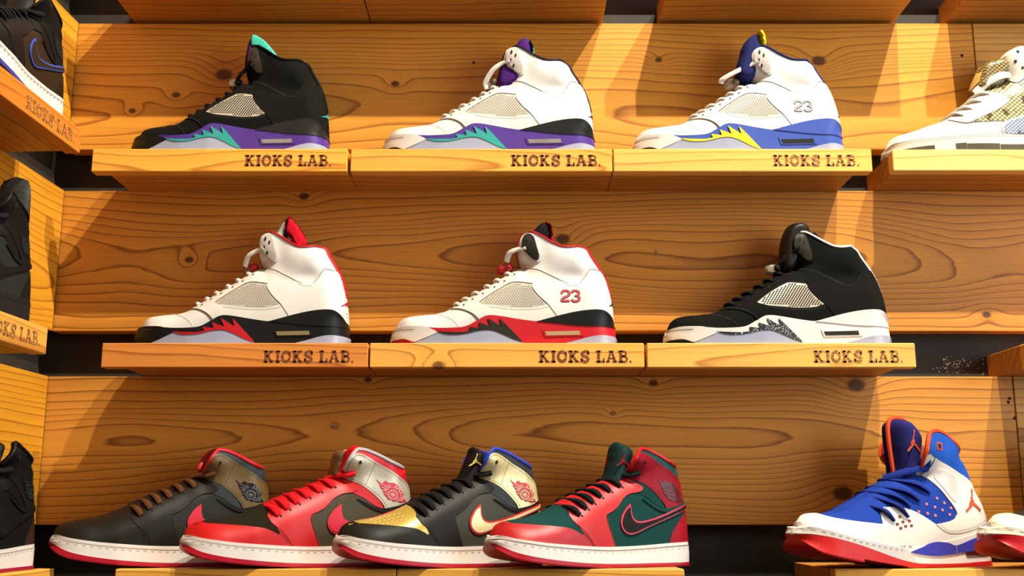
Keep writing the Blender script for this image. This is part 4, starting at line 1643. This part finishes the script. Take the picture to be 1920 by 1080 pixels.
S_B = make_B()
LACE_B = [((735, 620), (672, 556)), ((805, 575), (748, 508)), ((880, 535), (828, 470)), ((965, 490), (915, 436)), ((1060, 445), (1010, 398)), ((1160, 405), (1105, 358))]
for a, b in LACE_B:
    S_B.add('lace', lace_cross(S_B, a, b, .0054, .6, .0036), 'lace')
    S_B.add('eyelet', disc(S_B.field, mapB(a[0] + 12, a[1] + 10), .0013, .0013, .0030), 'hole')
tl = catmull3([S_B.s3((1318, 288), .003), S_B.s3((1270, 296), .005), np.array([*mapB(1190, 312)[:1], -.016, mapB(1190, 312)[1]]), np.array([mapB(1130, 338)[0], 0, mapB(1130, 338)[1]])], 6)
S_B.add('lace', tube_geo(tl, .0040, 8, .6, (0.2, -1, .6)), 'lace')
S_B.add('collar_trim', open_edge_tube(S_B, np.vstack([S_B.ankle[10:], S_B.collar[1:]]), .0024, .0, 50), 'trim')


def shoe_B(label, mats, loc, yaw, tongue, lining=None, scale=(1, 1, 1), extra=None, hw=.0200):
    S = S_B
    keep = list(S.parts)
    S.parts = list(keep)
    S.add('tongue', pillow_geo(S.curve(tongue, True, 4), hw, .015), 'tongue')
    if lining:
        S.add('tongue_lining', pillow_geo(S.curve(lining, True, 4), hw + .002, .006), 'lining', 'tongue')
    if extra:
        extra(S)
    parts = S.parts
    S.parts = keep
    return instantiate(S, mats, 'high_top_shoe', label, loc, yaw, scale, parts)


def place_yawed(px_toe, px_heel, py, L, yaw, y_heel, z, slim=.075):
    """centre of a yawed shoe: its toe and heel ends seen at the given pixels, the heel at depth y_heel; returns centre and length scale"""
    best = None
    for k in np.linspace(.80, 1.15, 71):
        h = P(px_heel, py, y_heel).x
        tx = h - k * L * math.cos(yaw)
        ty = y_heel - k * L * math.sin(yaw)
        e = abs(P(px_toe, py, ty).x - tx)
        if best is None or e < best[0]:
            best = (e, k, ((h + tx) / 2, (y_heel + ty) / 2, z))
    return best[2], best[1]


DKBROWN = leather('dark_brown', (27, 20, 12), .42)
OLIVE = leather('olive', (96, 76, 40), .4)
CHAR = leather('charcoal', (44, 50, 52), .4)
BLKL = leather('black', (14, 13, 12), .5)
BLKG = leather('green_black', (30, 31, 25), .42)
PINK = leather('pinkish_red', (190, 14, 42), .46)
REDL1 = leather('bright_red', (182, 10, 14), .46)
CRIM = leather('crimson', (146, 12, 28), .44)
SILVL = plain('leather_silver', (176, 168, 150), .3, .08, 900, .04, metal=.25)
GOLDL = plain('leather_gold', (186, 154, 66), .32, .1, 700, .06, metal=.3)
CREAML = plain('leather_cream_gold', (206, 192, 140), .3, .08, 900, .05, metal=.2)
DKGREEN = fabric('dark_green', (16, 58, 54))
OUTRED = rubber('crimson_outsole', (168, 12, 34), .42)
MIDW = rubber('cream_white', (218, 211, 203), .4)
base_B = dict(midsole=MIDW, outsole=OUTRED, groove=plain('sole_groove_tan', (170, 150, 130), .8), solestitch=plain('sole_stitch', (200, 190, 176), .8), hole=HOLE, strapstitch=plain('dark_stitch', (60, 54, 44), .9), stitch=SEAMK)

Z3 = ROWZ[3] + .0006
YAW_B = (25, 24)
TB = [(1120, 400), (1195, 310), (1225, 240), (1260, 170), (1300, 112), (1345, 96), (1400, 120), (1370, 220), (1290, 340), (1200, 420)]
c, k = place_yawed(93, 506, 1000, LB, math.radians(YAW_B[0]), .069, Z3)
shoe_B('black high-top shoe with brown laces, olive ankle strap and pinkish red swoosh',
       {**base_B, 'upper': CHAR, 'quarter': BLKG, 'vamp': DKBROWN, 'mud': leather('brown_black', (25, 20, 13), .42), 'stay': leather('brown_black', (25, 20, 13), .42), 'heelc': BLKL, 'underlay': CHAR, 'strap': OLIVE, 'piping': BLKL, 'swoosh': PINK, 'swoosh_edge': PINK,
        'trim': leather('red_collar', (200, 16, 40)), 'collar_in': leather('red_collar', (200, 16, 40)), 'lace': fabric('brown_lace', (84, 48, 22)), 'wings': BLKL, 'wings_ink': plain('emblem_grey', (90, 92, 92), .4), 'tongue': leather('maroon', (70, 14, 18)), 'lining': BLKL, 'strapstitch': plain('olive_stitch', (60, 46, 22), .9)},
       c, math.radians(YAW_B[0]), TB, None, (k, 1, 1))


def plastic_tab(S):
    S.add('plastic_tag', pillow_geo(S.curve([(1150, 330), (1170, 210), (1200, 125), (1270, 130), (1250, 200), (1225, 290), (1190, 340)], True, 4), .026, .012), 'tab')


c, k = place_yawed(338, 772, 1000, LB, math.radians(YAW_B[1]), .057, Z3)
shoe_B('bright red high-top shoe with silver ankle strap and olive side panel',
       {**base_B, 'upper': leather('bright_red_collar', (184, 12, 26), .46), 'quarter': leather('dark_olive', (62, 56, 38), .4), 'vamp': nubuck('brown_black', (34, 28, 18)), 'mud': REDL1, 'stay': REDL1, 'heelc': REDL1, 'underlay': leather('bright_red_collar', (184, 12, 26), .46), 'strap': SILVL, 'piping': BLKL,
        'swoosh': PINK, 'swoosh_edge': PINK, 'trim': leather('silver_trim', (170, 164, 170), .4), 'collar_in': leather('bright_red_collar', (184, 12, 26), .46), 'lace': fabric('red_lace', (196, 20, 28)), 'wings': plain('emblem_red', (176, 18, 40), .4), 'wings_ink': plain('emblem_pale_red', (240, 150, 150), .4), 'tongue': REDL1, 'lining': REDL1, 'tab': plain('plastic_tag', (120, 96, 64), .12, trans=.4), 'stitch': plain('red_stitch', (130, 12, 14), .8)},
       c, math.radians(YAW_B[1]), [(1120, 400), (1195, 320), (1240, 230), (1290, 120), (1330, 82), (1380, 80), (1420, 105), (1420, 150), (1380, 240), (1290, 350), (1200, 420)], None, (k, 1, 1), plastic_tab)


def gold_fig(S):
    S2 = np.array(mapB(1138, 250))
    fld = Field([(0, .0202), (1, .0202)], [], np.array([(-1, -1), (1, -1), (1, 1), (-1, 1)], float), 1.0)
    g = [panel_geo(fld, place2(p, S2, np.array((.021, 0)), np.array((.0, .017))), .0006, False, .004) for p in JUMPER]
    S.add('jumping_figure_emblem', merge(g), 'fig', 'tongue')


def toe_holes(S):
    g = []
    for i in range(7):
        for j in range(3):
            c_ = mapB(330 + i * 36 + j * 14, 674 - i * 8 + j * 17 - 10)
            g.append(disc(S.field, c_, .0007, .0007, .0016, n=6))
    S.add('vent_holes', merge(g), 'vent', 'vamp')


c, k = place_yawed(629, 1008, 1000, LB, math.radians(27), .050, Z3)


def x3(S):
    gold_fig(S)
    toe_holes(S)


shoe_B('black high-top shoe with gold toe, cream ankle strap and blue collar lining',
       {**base_B, 'upper': CHAR, 'quarter': leather('grey_olive', (56, 56, 46), .4), 'vamp': GOLDL, 'mud': leather('brown_black2', (25, 23, 16), .4), 'stay': leather('brown_black', (25, 20, 13), .42), 'heelc': CREAML, 'underlay': CHAR, 'strap': CREAML, 'piping': BLKL, 'swoosh': CREAML, 'swoosh_edge': REDL1,
        'trim': fabric('blue_collar', (52, 66, 178)), 'collar_in': fabric('blue_lining', (40, 54, 156)), 'lace': LACEK, 'wings': plain('emblem_red', (176, 18, 40), .4), 'wings_ink': plain('emblem_cream', (214, 180, 140), .4), 'tongue': leather('black_tongue2', (20, 17, 15), .5), 'lining': fabric('blue_lining', (40, 54, 156)), 'fig': GOLDL, 'vent': plain('vent_gold', (230, 208, 140), .5)},
       c, math.radians(27), [(1040, 440), (1100, 340), (1150, 240), (1190, 150), (1220, 96), (1290, 118), (1320, 170), (1300, 270), (1240, 360), (1160, 440)], None, (k, 1, 1), x3)


def side_flap(S):
    pass


c, k = place_yawed(914, 1278, 1000, LB, math.radians(28), .050, Z3)
shoe_B('dark green and red high-top shoe with black swoosh and dark laces',
       {**base_B, 'upper': leather('green_leather', (18, 66, 64), .42), 'quarter': DKGREEN, 'vamp': DKGREEN, 'mud': leather('tomato_red', (166, 14, 18), .44), 'stay': leather('tomato_red2', (178, 22, 24), .46), 'heelc': CRIM, 'underlay': DKGREEN, 'strap': leather('dark_crimson', (136, 10, 28), .42), 'piping': DKGREEN, 'swoosh': BLKL, 'swoosh_edge': leather('rose_edge', (186, 30, 60), .4),
        'trim': REDL1, 'collar_in': REDL1, 'lace': fabric('teal_black_lace', (12, 24, 26)), 'wings': plain('emblem_dark', (52, 16, 18), .4), 'wings_ink': plain('emblem_dim_red', (120, 24, 34), .4), 'tongue': leather('tongue_green', (14, 44, 42), .4), 'lining': REDL1, 'fig': leather('dark_crimson', (136, 10, 28), .42), 'groove': plain('dark_groove', (70, 30, 30), .8), 'strapstitch': plain('crimson_stitch', (110, 10, 26), .9), 'stitch': plain('maroon_stitch', (110, 12, 16), .8)},
       c, math.radians(28), [(1040, 440), (1100, 340), (1140, 220), (1170, 110), (1200, 62), (1250, 66), (1340, 110), (1340, 190), (1260, 340), (1160, 440)], None, (k, 1, 1), gold_fig)


# ------------------------------------------------------------------ kind C: tall blue and white shoe
LC = 0.300


def mapC(cx, cy):
    return ((cx - 118) / 1350.0 * LC, (1027 - .03 * (cx - 900) - cy) / 5000.0)


def make_C():
    S = Shoe(mapC, LC, [(0, .036), (.10, .041), (.28, .046), (.42, .045), (.58, .040), (.78, .038), (1.0, .037)],
             toe=[(158, 800), (162, 765), (178, 735)],
             instep=[(178, 735), (205, 718), (250, 710), (320, 706), (400, 688), (460, 658), (540, 618), (640, 560), (730, 505), (820, 460), (900, 430), (985, 425)],
             ankle=[(985, 425), (955, 370), (938, 320), (945, 250), (970, 195), (1005, 155), (1050, 135)],
             collar=[(1050, 135), (1090, 133), (1140, 150), (1190, 190), (1250, 242), (1295, 285)],
             heel=[(1295, 285), (1340, 345), (1375, 430), (1395, 510), (1425, 570), (1447, 640), (1460, 720), (1462, 800)],
             sole_top=[(136, 800), (165, 789), (250, 812), (400, 855), (560, 886), (700, 906), (850, 900), (1000, 870), (1150, 840), (1300, 800), (1400, 770), (1464, 755)],
             sole_bottom=[(122, 868), (140, 905), (200, 950), (400, 993), (600, 1018), (800, 1028), (1000, 1024), (1300, 1015), (1460, 1010), (1468, 1000)],
             sole_toe=[(122, 868), (117, 842), (124, 818), (136, 800)],
             sole_heel=[(1468, 1000), (1472, 920), (1470, 830), (1464, 755)],
             keys=(.46, .64), taper=.18, R=(.045, .036, .016, .030), open_ankle=True, flare=.0032, outsole_top=[(117, 838), (145, 834), (250, 852), (400, 893), (550, 942), (700, 985), (820, 1003), (1100, 1002), (1300, 988), (1472, 975)],
             pads=[(*mapC(1180, 290), .03, .02, .004), (*mapC(955, 270), .016, .032, .012)])
    S.panel('toe_foxing', [(120, 842, 1), (136, 800), (165, 789), (250, 812), (400, 855), (560, 886), (700, 908), (745, 935), (805, 1002, 1), (700, 985), (550, 942), (400, 893), (250, 852), (145, 834)], 'foxing', .0010, True)
    S.line('foxing_stitching', [(165, 806), (250, 828), (400, 872), (560, 903), (690, 920)], 'stitch', .0009, .0016, dash=(.004, .005), sole=True)
    S.panel('shank_plate', [(752, 932, 1), (850, 900), (910, 876), (970, 865), (1050, 870), (1112, 886), (1230, 846), (1362, 800, 1), (1460, 780, 1), (1464, 860, 1), (1345, 902), (1180, 926), (1050, 946), (950, 955), (830, 946)], 'shank', .0016, True)
    S.panel('heel_window', [(1180, 932, 1), (1345, 908, 1), (1350, 938, 1), (1190, 950, 1)], 'window', .0018, True, smooth=False)
    S.line('shank_joint', [(1104, 884), (1106, 935)], 'stitch', .0010, .0022, sole=True)
    S.panel('vamp', [(270, 714, 1), (320, 706), (400, 688), (460, 658), (540, 618), (600, 585), (640, 640), (590, 700), (580, 760, 1), (450, 750), (340, 736)], 'blue', .0010)
    S.panel('toe_rand', [(150, 810, 1), (162, 765), (178, 735), (205, 718), (270, 714, 1), (340, 738), (450, 754), (585, 764, 1), (572, 890, 1), (400, 865), (250, 822)], 'white', .0016)
    S.panel('eyestay', [(590, 700, 1), (640, 660), (735, 655), (810, 668), (900, 705), (980, 752), (1070, 803), (1200, 795), (1350, 745), (1455, 665, 1), (1462, 780, 1), (1300, 812), (1112, 884), (970, 868), (850, 902), (752, 930), (572, 895, 1), (580, 760)], 'white', .0016)
    S.panel('mesh_quarter', [(600, 600, 1), (660, 552), (730, 508), (820, 463), (900, 433), (985, 428, 1), (1080, 556), (1140, 640), (1152, 685), (1110, 724), (980, 750), (900, 704), (800, 662), (735, 652), (650, 655)], 'blue', .0010)
    S.panel('ankle_shell', [(1040, 318, 1), (1100, 348), (1200, 400), (1290, 450), (1395, 520), (1420, 560), (1447, 640), (1458, 665, 1), (1350, 748), (1200, 798), (1070, 806), (980, 754, 1), (1110, 726), (1156, 688), (1142, 638), (1082, 554), (1000, 440, 1)], 'white', .0024)
    S.panel('shell_inset', [(1062, 385, 1), (1150, 420), (1190, 470), (1165, 600), (1120, 570), (1050, 455)], 'white2', .0032)
    S.line('shell_stitching', [(1000, 740), (1070, 792), (1200, 782), (1340, 735), (1440, 660)], 'stitch', .0007, .0030, dash=(.0015, .001))
    S.panel('collar_mesh', [(955, 300, 1), (965, 235), (990, 190), (1030, 156), (1085, 148), (1140, 166), (1200, 215), (1260, 265), (1320, 335), (1360, 430), (1388, 505, 1), (1290, 445), (1200, 396), (1100, 344), (1040, 314), (975, 292)], 'bluemesh', .0014)
    S.panel('vent_frame', [(1050, 212, 1), (1094, 216, 1), (1089, 268, 1), (1047, 262, 1)], 'orange', .0020, smooth=False)
    S.panel('vent', [(1059, 224, 1), (1084, 226, 1), (1080, 258, 1), (1056, 254, 1)], 'hole', .0026, parent='vent_frame', smooth=False)
    for (x, y) in ((935, 625), (1022, 585), (1073, 613), (995, 643), (865, 676), (932, 686), (988, 698), (1050, 660), (1118, 645), (1100, 688)):
        S.add('perforation', disc(S.field, mapC(x, y), .0021, .0019, .0018), 'perf', 'mesh_quarter')
    for (x, y) in ((706, 714), (724, 745), (776, 738), (678, 760), (740, 772), (786, 767), (700, 785), (654, 736), (764, 706)):
        d = 11
        S.panel('cutout', [(x - d, y - d * .5, 1), (x + d * .8, y - d * .8, 1), (x + d, y + d * .5, 1), (x - d * .7, y + d * .8, 1)], 'cut', .0022, both=False, smooth=False, parent='eyestay', h=.01)
    jumper_emblem(S, mapC(1224, 668), (.0265, 0), (0, .0300), 'orange2', .0036, parent='ankle_shell')
    S.add('collar_trim', open_edge_tube(S, np.vstack([S.ankle[4:], S.collar[1:], S.heel[:18]]), .0026, .0, 60), 'orange')
    for a, b in (((660, 735), (560, 640)), ((770, 705), (620, 585)), ((800, 640), (660, 555)), ((880, 600), (720, 520)), ((975, 545), (800, 470))):
        S.add('lace', lace_cross(S, a, b, .0046, .5, .005), 'lace')
    tp = catmull3([S.s3((1000, 375), .003), np.array([mapC(930, 395)[0], -.026, mapC(930, 395)[1]]), np.array([mapC(830, 430)[0], -.014, mapC(830, 430)[1]]), np.array([mapC(780, 455)[0], 0, mapC(780, 455)[1]])], 6)
    S.add('lace', tube_geo(tp, .0050, 8, .5, (0.2, -1, .6)), 'lace')
    S.add('lace_loop', pillow_geo(S.curve([(985, 310), (1035, 325), (1010, 430), (990, 410), (970, 360)], True, 4), .034, .006), 'blue')
    S.add('tongue', pillow_geo(S.curve([(870, 470), (856, 330), (846, 200), (848, 105), (872, 64), (935, 58), (980, 85), (1035, 170), (1020, 280), (1000, 380), (960, 450)], True, 4), .026, .016), 'tongue')
    S.add('tongue_trim', tube_geo([(p[0], 0.0, p[1]) for p in S.curve([(860, 420), (848, 300), (840, 200), (843, 100), (868, 58), (935, 52), (985, 80), (1036, 160)])], .0032, 8, 1.0), 'orange', 'tongue')
    return S


def fig_C(S):
    o = np.array(mapC(868, 285))
    fld = Field([(0, .0264), (1, .0264)], [], np.array([(-1, -1), (1, -1), (1, 1), (-1, 1)], float), 1.0)
    g = [panel_geo(fld, place2(p, o, np.array((.021, 0)), np.array((.0, .030))), .0006, False, .004) for p in JUMPER]
    S.add('tongue_figure_emblem', merge(g), 'orange2', 'tongue')


S_C = make_C()
fig_C(S_C)
BLUEF = fabric('blue_mesh', (26, 56, 142))
ORNG = leather('orange', (214, 66, 16), .45)
c, k = place_yawed(1486, 1832, 1000, LC, math.radians(24), .050, Z3)
instantiate(S_C, dict(collar_in=leather('burnt_orange', (150, 52, 14), .5), upper=WHITE, midsole=MIDW, outsole=rubber('scarlet', (192, 16, 12), .5), foxing=rubber('pale_grey', (196, 188, 178), .4), stitch=STITCH, shank=plain('blue_plastic', (56, 64, 168), .18, coat=.5), window=rubber('dark_maroon', (70, 24, 16)), blue=BLUEF, bluemesh=fabric('bright_blue_mesh', (32, 80, 170)),
                      white=leather('white_shell', (212, 206, 194), .35), white2=leather('white_inset', (196, 188, 180), .25), orange=ORNG, orange2=plain('copper_emblem', (190, 74, 36), .35), hole=HOLE, perf=plain('perforation_pink', (206, 110, 110), .7), cut=plain('cutout_maroon', (120, 22, 16), .7), lace=fabric('blue_lace', (26, 44, 118)), tongue=fabric('dark_blue', (32, 34, 92))),
            'high_top_shoe', 'blue and white high-top shoe with orange collar trim and red outsole', c, math.radians(24), (k, 1, 1))
c2, k2 = place_yawed(1823, 2196, 1000, LC, math.radians(24), .050, Z3)
instantiate(S_C, dict(collar_in=BLKL, upper=WHITE, midsole=MIDW, outsole=rubber('red_dark', (176, 12, 20), .4), foxing=rubber('cream_foxing', (210, 200, 178), .4), stitch=STITCH, shank=BLACKR, window=HOLE, blue=fabric('black_mesh', (44, 38, 28)), bluemesh=fabric('black_mesh', (44, 38, 28)),
                      white=leather('cream_shell', (214, 202, 172), .35), white2=leather('cream_shell', (214, 202, 172), .35), orange=BLKL, orange2=BLKL, hole=HOLE, perf=HOLE, cut=HOLE, lace=plain('patent_black', (22, 16, 14), .15, coat=.6), tongue=fabric('black_mesh', (44, 38, 28))),
            'high_top_shoe', 'cream-toed shoe with black mesh and red outsole beside the blue and white high-top', c2, math.radians(24), (k2, 1, 1))


# ------------------------------------------------------------------ kind D: white shoe with snakeskin pattern, its rear running out of view
LD = 0.315


def mapD(cx, cy):
    return ((cx - 198) / 4354.0, (768 - cy) / 4200.0)


def make_D():
    S = Shoe(mapD, LD, WID_A,
             toe=[(214, 740), (222, 705), (236, 672)],
             instep=[(236, 672), (258, 648), (300, 628), (400, 602), (500, 568), (580, 545), (640, 512), (740, 450), (800, 400), (870, 350), (940, 320), (1000, 300)],
             ankle=[(1000, 300), (1008, 250), (1016, 180), (1035, 130), (1070, 104)],
             collar=[(1070, 104), (1120, 108), (1180, 140), (1240, 180), (1300, 195), (1360, 190), (1400, 188)],
             heel=[(1400, 188), (1430, 210), (1460, 290), (1500, 400), (1530, 520), (1545, 620), (1552, 690)],
             sole_top=[(204, 728), (230, 706), (300, 700), (450, 692), (650, 678), (850, 668), (1080, 662), (1300, 650), (1450, 640), (1556, 640)],
             sole_bottom=[(200, 762), (220, 768), (400, 768), (800, 768), (1200, 768), (1555, 768), (1570, 760)],
             sole_toe=[(200, 762), (197, 748), (204, 728)], sole_heel=[(1570, 760), (1572, 700), (1566, 660), (1556, 640)],
             keys=(.46, .62), taper=.24, sole_R=(.055, .034))
    S.panel('toe_insert', [(258, 768, 1), (262, 752, 1), (465, 738, 1), (467, 762, 1)], 'insert', .0010, True, smooth=False)
    for a, b in ((596, 664), (668, 878), (884, 1076), (1082, 1280)):
        S.panel('sole_insert', [(a, 731, 1), (b, 726, 1), (b, 766, 1), (a, 766, 1)], 'insert', .0010, True, smooth=False)
    S.line('sole_stitching', [(232, 712), (300, 705), (450, 697), (650, 684), (850, 674), (1080, 668)], 'stitch', .0009, .0012, dash=(.0022, .0016), sole=True)
    S.panel('snakeskin_side', [(705, 600, 1), (800, 560), (900, 515), (985, 455), (960, 420), (870, 385), (830, 400), (900, 345), (1000, 306, 1), (1100, 330), (1250, 340), (1400, 300), (1480, 360), (1520, 500), (1540, 640), (1300, 640), (1080, 610), (930, 585), (800, 592)], 'snake', .0010)
    S.panel('netting_panel', [(905, 620, 1), (930, 590), (1000, 565), (1080, 540), (1180, 530), (1220, 600), (1200, 668, 1), (1080, 660), (915, 662)], 'frame', .0014)
    S.panel('netting', [(920, 622, 1), (945, 596), (1010, 572), (1080, 552), (1170, 542), (1205, 600), (1185, 664, 1), (930, 660)], 'net', .0020, parent='netting_panel')
    S.panel('eyestay', [(600, 560, 1), (640, 530), (740, 470), (815, 412), (880, 390), (960, 425), (985, 450), (900, 512), (800, 556), (700, 600), (640, 590)], 'stay', .0018)
    S.panel('ankle_flap', [(1004, 255, 1), (1016, 180), (1035, 130), (1070, 106), (1120, 110), (1150, 170), (1130, 270), (1060, 330)], 'stay', .0020)
    for p in ((1060, 200), (1082, 143), (1100, 240)):
        S.add('eyelet', disc(S.field, mapD(*p), .0018, .0018, .0028), 'hole', 'ankle_flap')
    for a, b in (((690, 545), (630, 520)), ((755, 500), (690, 480)), ((820, 450), (752, 440)), ((880, 400), (810, 392))):
        S.add('lace', lace_cross(S, a, b, .0045, .5, .003), 'lace')
    path = catmull3([S.s3((1035, 268), .003), np.array([mapD(960, 285)[0], -.026, mapD(960, 285)[1]]), np.array([mapD(880, 320)[0], -.022, mapD(880, 320)[1]]), np.array([mapD(810, 375)[0], -.012, mapD(810, 375)[1]])], 6)
    S.add('ankle_lace', tube_geo(path, .0062, 8, .45, (.2, -1, .5)), 'lace')
    S.add('tongue', pillow_geo(S.curve([(815, 350), (840, 270), (872, 188), (940, 165), (1012, 150), (1060, 200), (1000, 330), (900, 370)], True, 4), .024, .010), 'snake_dark')
    S.add('tongue_label', pillow_geo(S.curve([(812, 330), (848, 235), (880, 205), (872, 250), (850, 310), (826, 338)], True, 3), .0215, .006), 'label', 'tongue')
    S.add('collar_trim', open_edge_tube(S, np.vstack([S.ankle[6:], S.collar[1:]]), .0016, .0004, 50), 'trim')
    return S


S_D = make_D()
pa = P(1660, 250, .031)
instantiate(S_D, dict(upper=leather('warm_white', (210, 200, 182), .4), collar_in=fabric('beige_collar', (190, 176, 150)), midsole=rubber('warm_white', (206, 194, 180), .4), clear=rubber('warm_white', (206, 194, 180), .4), insert=rubber('olive_grey', (72, 66, 46), .4), stitch=STITCH,
                      snake=snakeskin('snakeskin', (206, 188, 130), (34, 28, 14), 190), snake_dark=snakeskin('snakeskin_dark', (150, 126, 70), (24, 20, 12), 200), net=snakeskin('blue_netting', (176, 186, 214), (44, 40, 52), 240), frame=leather('warm_white', (210, 200, 182), .4), stay=leather('warm_white', (210, 200, 182), .4),
                      hole=HOLE, lace=LACEW, label=plain('gold_label', (206, 170, 90), .4), trim=leather('beige_trim', (196, 180, 150))),
            'basketball_shoe', 'white shoe with snakeskin-patterned sides on the pale ledge', (pa.x + LD / 2, .051, ROWZ[1] + .0004), 0, (1, 1, 1.06))

# ------------------------------------------------------------------ shoes on the left wall, heels towards the corner
def heel_tab(S):
    S.add('pull_tab', pillow_geo(S.curve([(1745, 330), (1752, 250), (1790, 215), (1832, 232), (1836, 290), (1815, 360), (1800, 430), (1775, 400)], True, 4), .014, .008), 'tab')


def tall_heel(S):
    S.add('heel_fin', pillow_geo(S.curve([(1690, 330), (1680, 180), (1690, 20), (1715, -90), (1742, -120), (1770, -60), (1790, 100), (1796, 330), (1760, 400)], True, 4), .022, .010), 'fin')
    S.add('fin_lining', pillow_geo(S.curve([(1780, 40), (1806, 120), (1812, 300), (1804, 360), (1780, 340)], True, 4), .020, .006), 'finl', 'heel_fin')
    S.add('heel_strap', pillow_geo(S.curve([(1790, 350), (1840, 345), (1858, 380), (1850, 470), (1825, 480), (1815, 420), (1790, 400)], True, 4), .016, .006), 'tab')


def left_shoe(label, heel_px, r, mats, extra, scale=(1, 1, 1)):
    hy = PX(heel_px[0], heel_px[1], CORNER + 0.09).y
    cy = hy - LB * scale[0] / 2
    cx = CORNER + 0.050 + math.tan(LEFT_SLANT) * (cy - PLANK_Y)
    return shoe_B(label, mats, (cx, cy, ROWZ[r] + .0006), math.pi / 2 - LEFT_SLANT, TB, None, scale, extra)


allk = dict(upper=BLKL, quarter=BLKL, vamp=BLKL, mud=BLKL, stay=BLKL, heelc=BLKL, underlay=BLKL, strap=BLKL, piping=BLKL, swoosh=BLKL, swoosh_edge=BLKL, trim=BLKL, collar_in=BLKL, lace=LACEK, wings=BLKL, wings_ink=CHAR, tongue=BLKL, tab=BLKL, strapstitch=SEAMK)
EXL = leather('espresso', (44, 32, 18), .4)
left_shoe('black shoe with blue outlined side and white sole on the left wall', (155, 160), 1,
          {**base_B, **allk, 'quarter': EXL, 'heelc': leather('espresso2', (36, 24, 14), .4), 'swoosh': EXL, 'swoosh_edge': fabric('blue_edge', (62, 78, 170)), 'outsole': rubber('blue_outsole', (60, 64, 150)), 'groove': plain('sole_groove_tan', (170, 150, 130), .8), 'solestitch': plain('sole_stitch_dark', (90, 84, 80), .8)}, None)
left_shoe('all black strapped shoe with grey heel lining on the left wall', (98, 540), 2,
          {**base_B, **allk, 'midsole': leather('black_sole', (26, 26, 24), .5), 'outsole': BLACKR, 'groove': SEAMK, 'solestitch': SEAMK, 'quarter': leather('green_black2', (30, 36, 32), .4), 'fin': leather('grey_black', (48, 50, 48), .35), 'finl': fabric('grey_lining', (140, 134, 128))}, tall_heel)
left_shoe('black high-top shoe with heel pull tab and white and red sole on the left wall', (100, 1000), 3,
          {**base_B, **allk, 'heelc': leather('dark_brown_heel', (48, 26, 14), .4), 'upper': nubuck('black', (24, 23, 20)), 'quarter': nubuck('black', (24, 23, 20)), 'strap': nubuck('black_quarter', (29, 28, 24)), 'tab': nubuck('black_quarter', (29, 28, 24)), 'outsole': rubber('magenta_red', (150, 12, 50))}, heel_tab)

# white dust specks on the black wall in the gap under the planks
rnd = random.Random(4)
DV, DF = [], []
for k in range(90):
    px = rnd.gauss(1785, 14) if k < 60 else rnd.uniform(1760, 1868)
    py = rnd.gauss(682, 6) if k < 60 else rnd.uniform(672, 702)
    p = P(px, min(max(py, 668), 702), WALL_Y - .0004)
    r = rnd.uniform(.0003, .0010)
    b = len(DV)
    DV += [(p.x - r, p.y, p.z - r * .7), (p.x + r, p.y, p.z - r), (p.x + r * .8, p.y, p.z + r), (p.x - r, p.y, p.z + r * .6), (p.x, p.y - r * .4, p.z)]
    DF += [(b, b + 1, b + 4), (b + 1, b + 2, b + 4), (b + 2, b + 3, b + 4), (b + 3, b, b + 4)]
tag(mesh_obj('dust_specks', DV, DF, plain('pale_dust', (214, 200, 160), .9), wall_back, smooth=False), None, None, None, 'stuff')
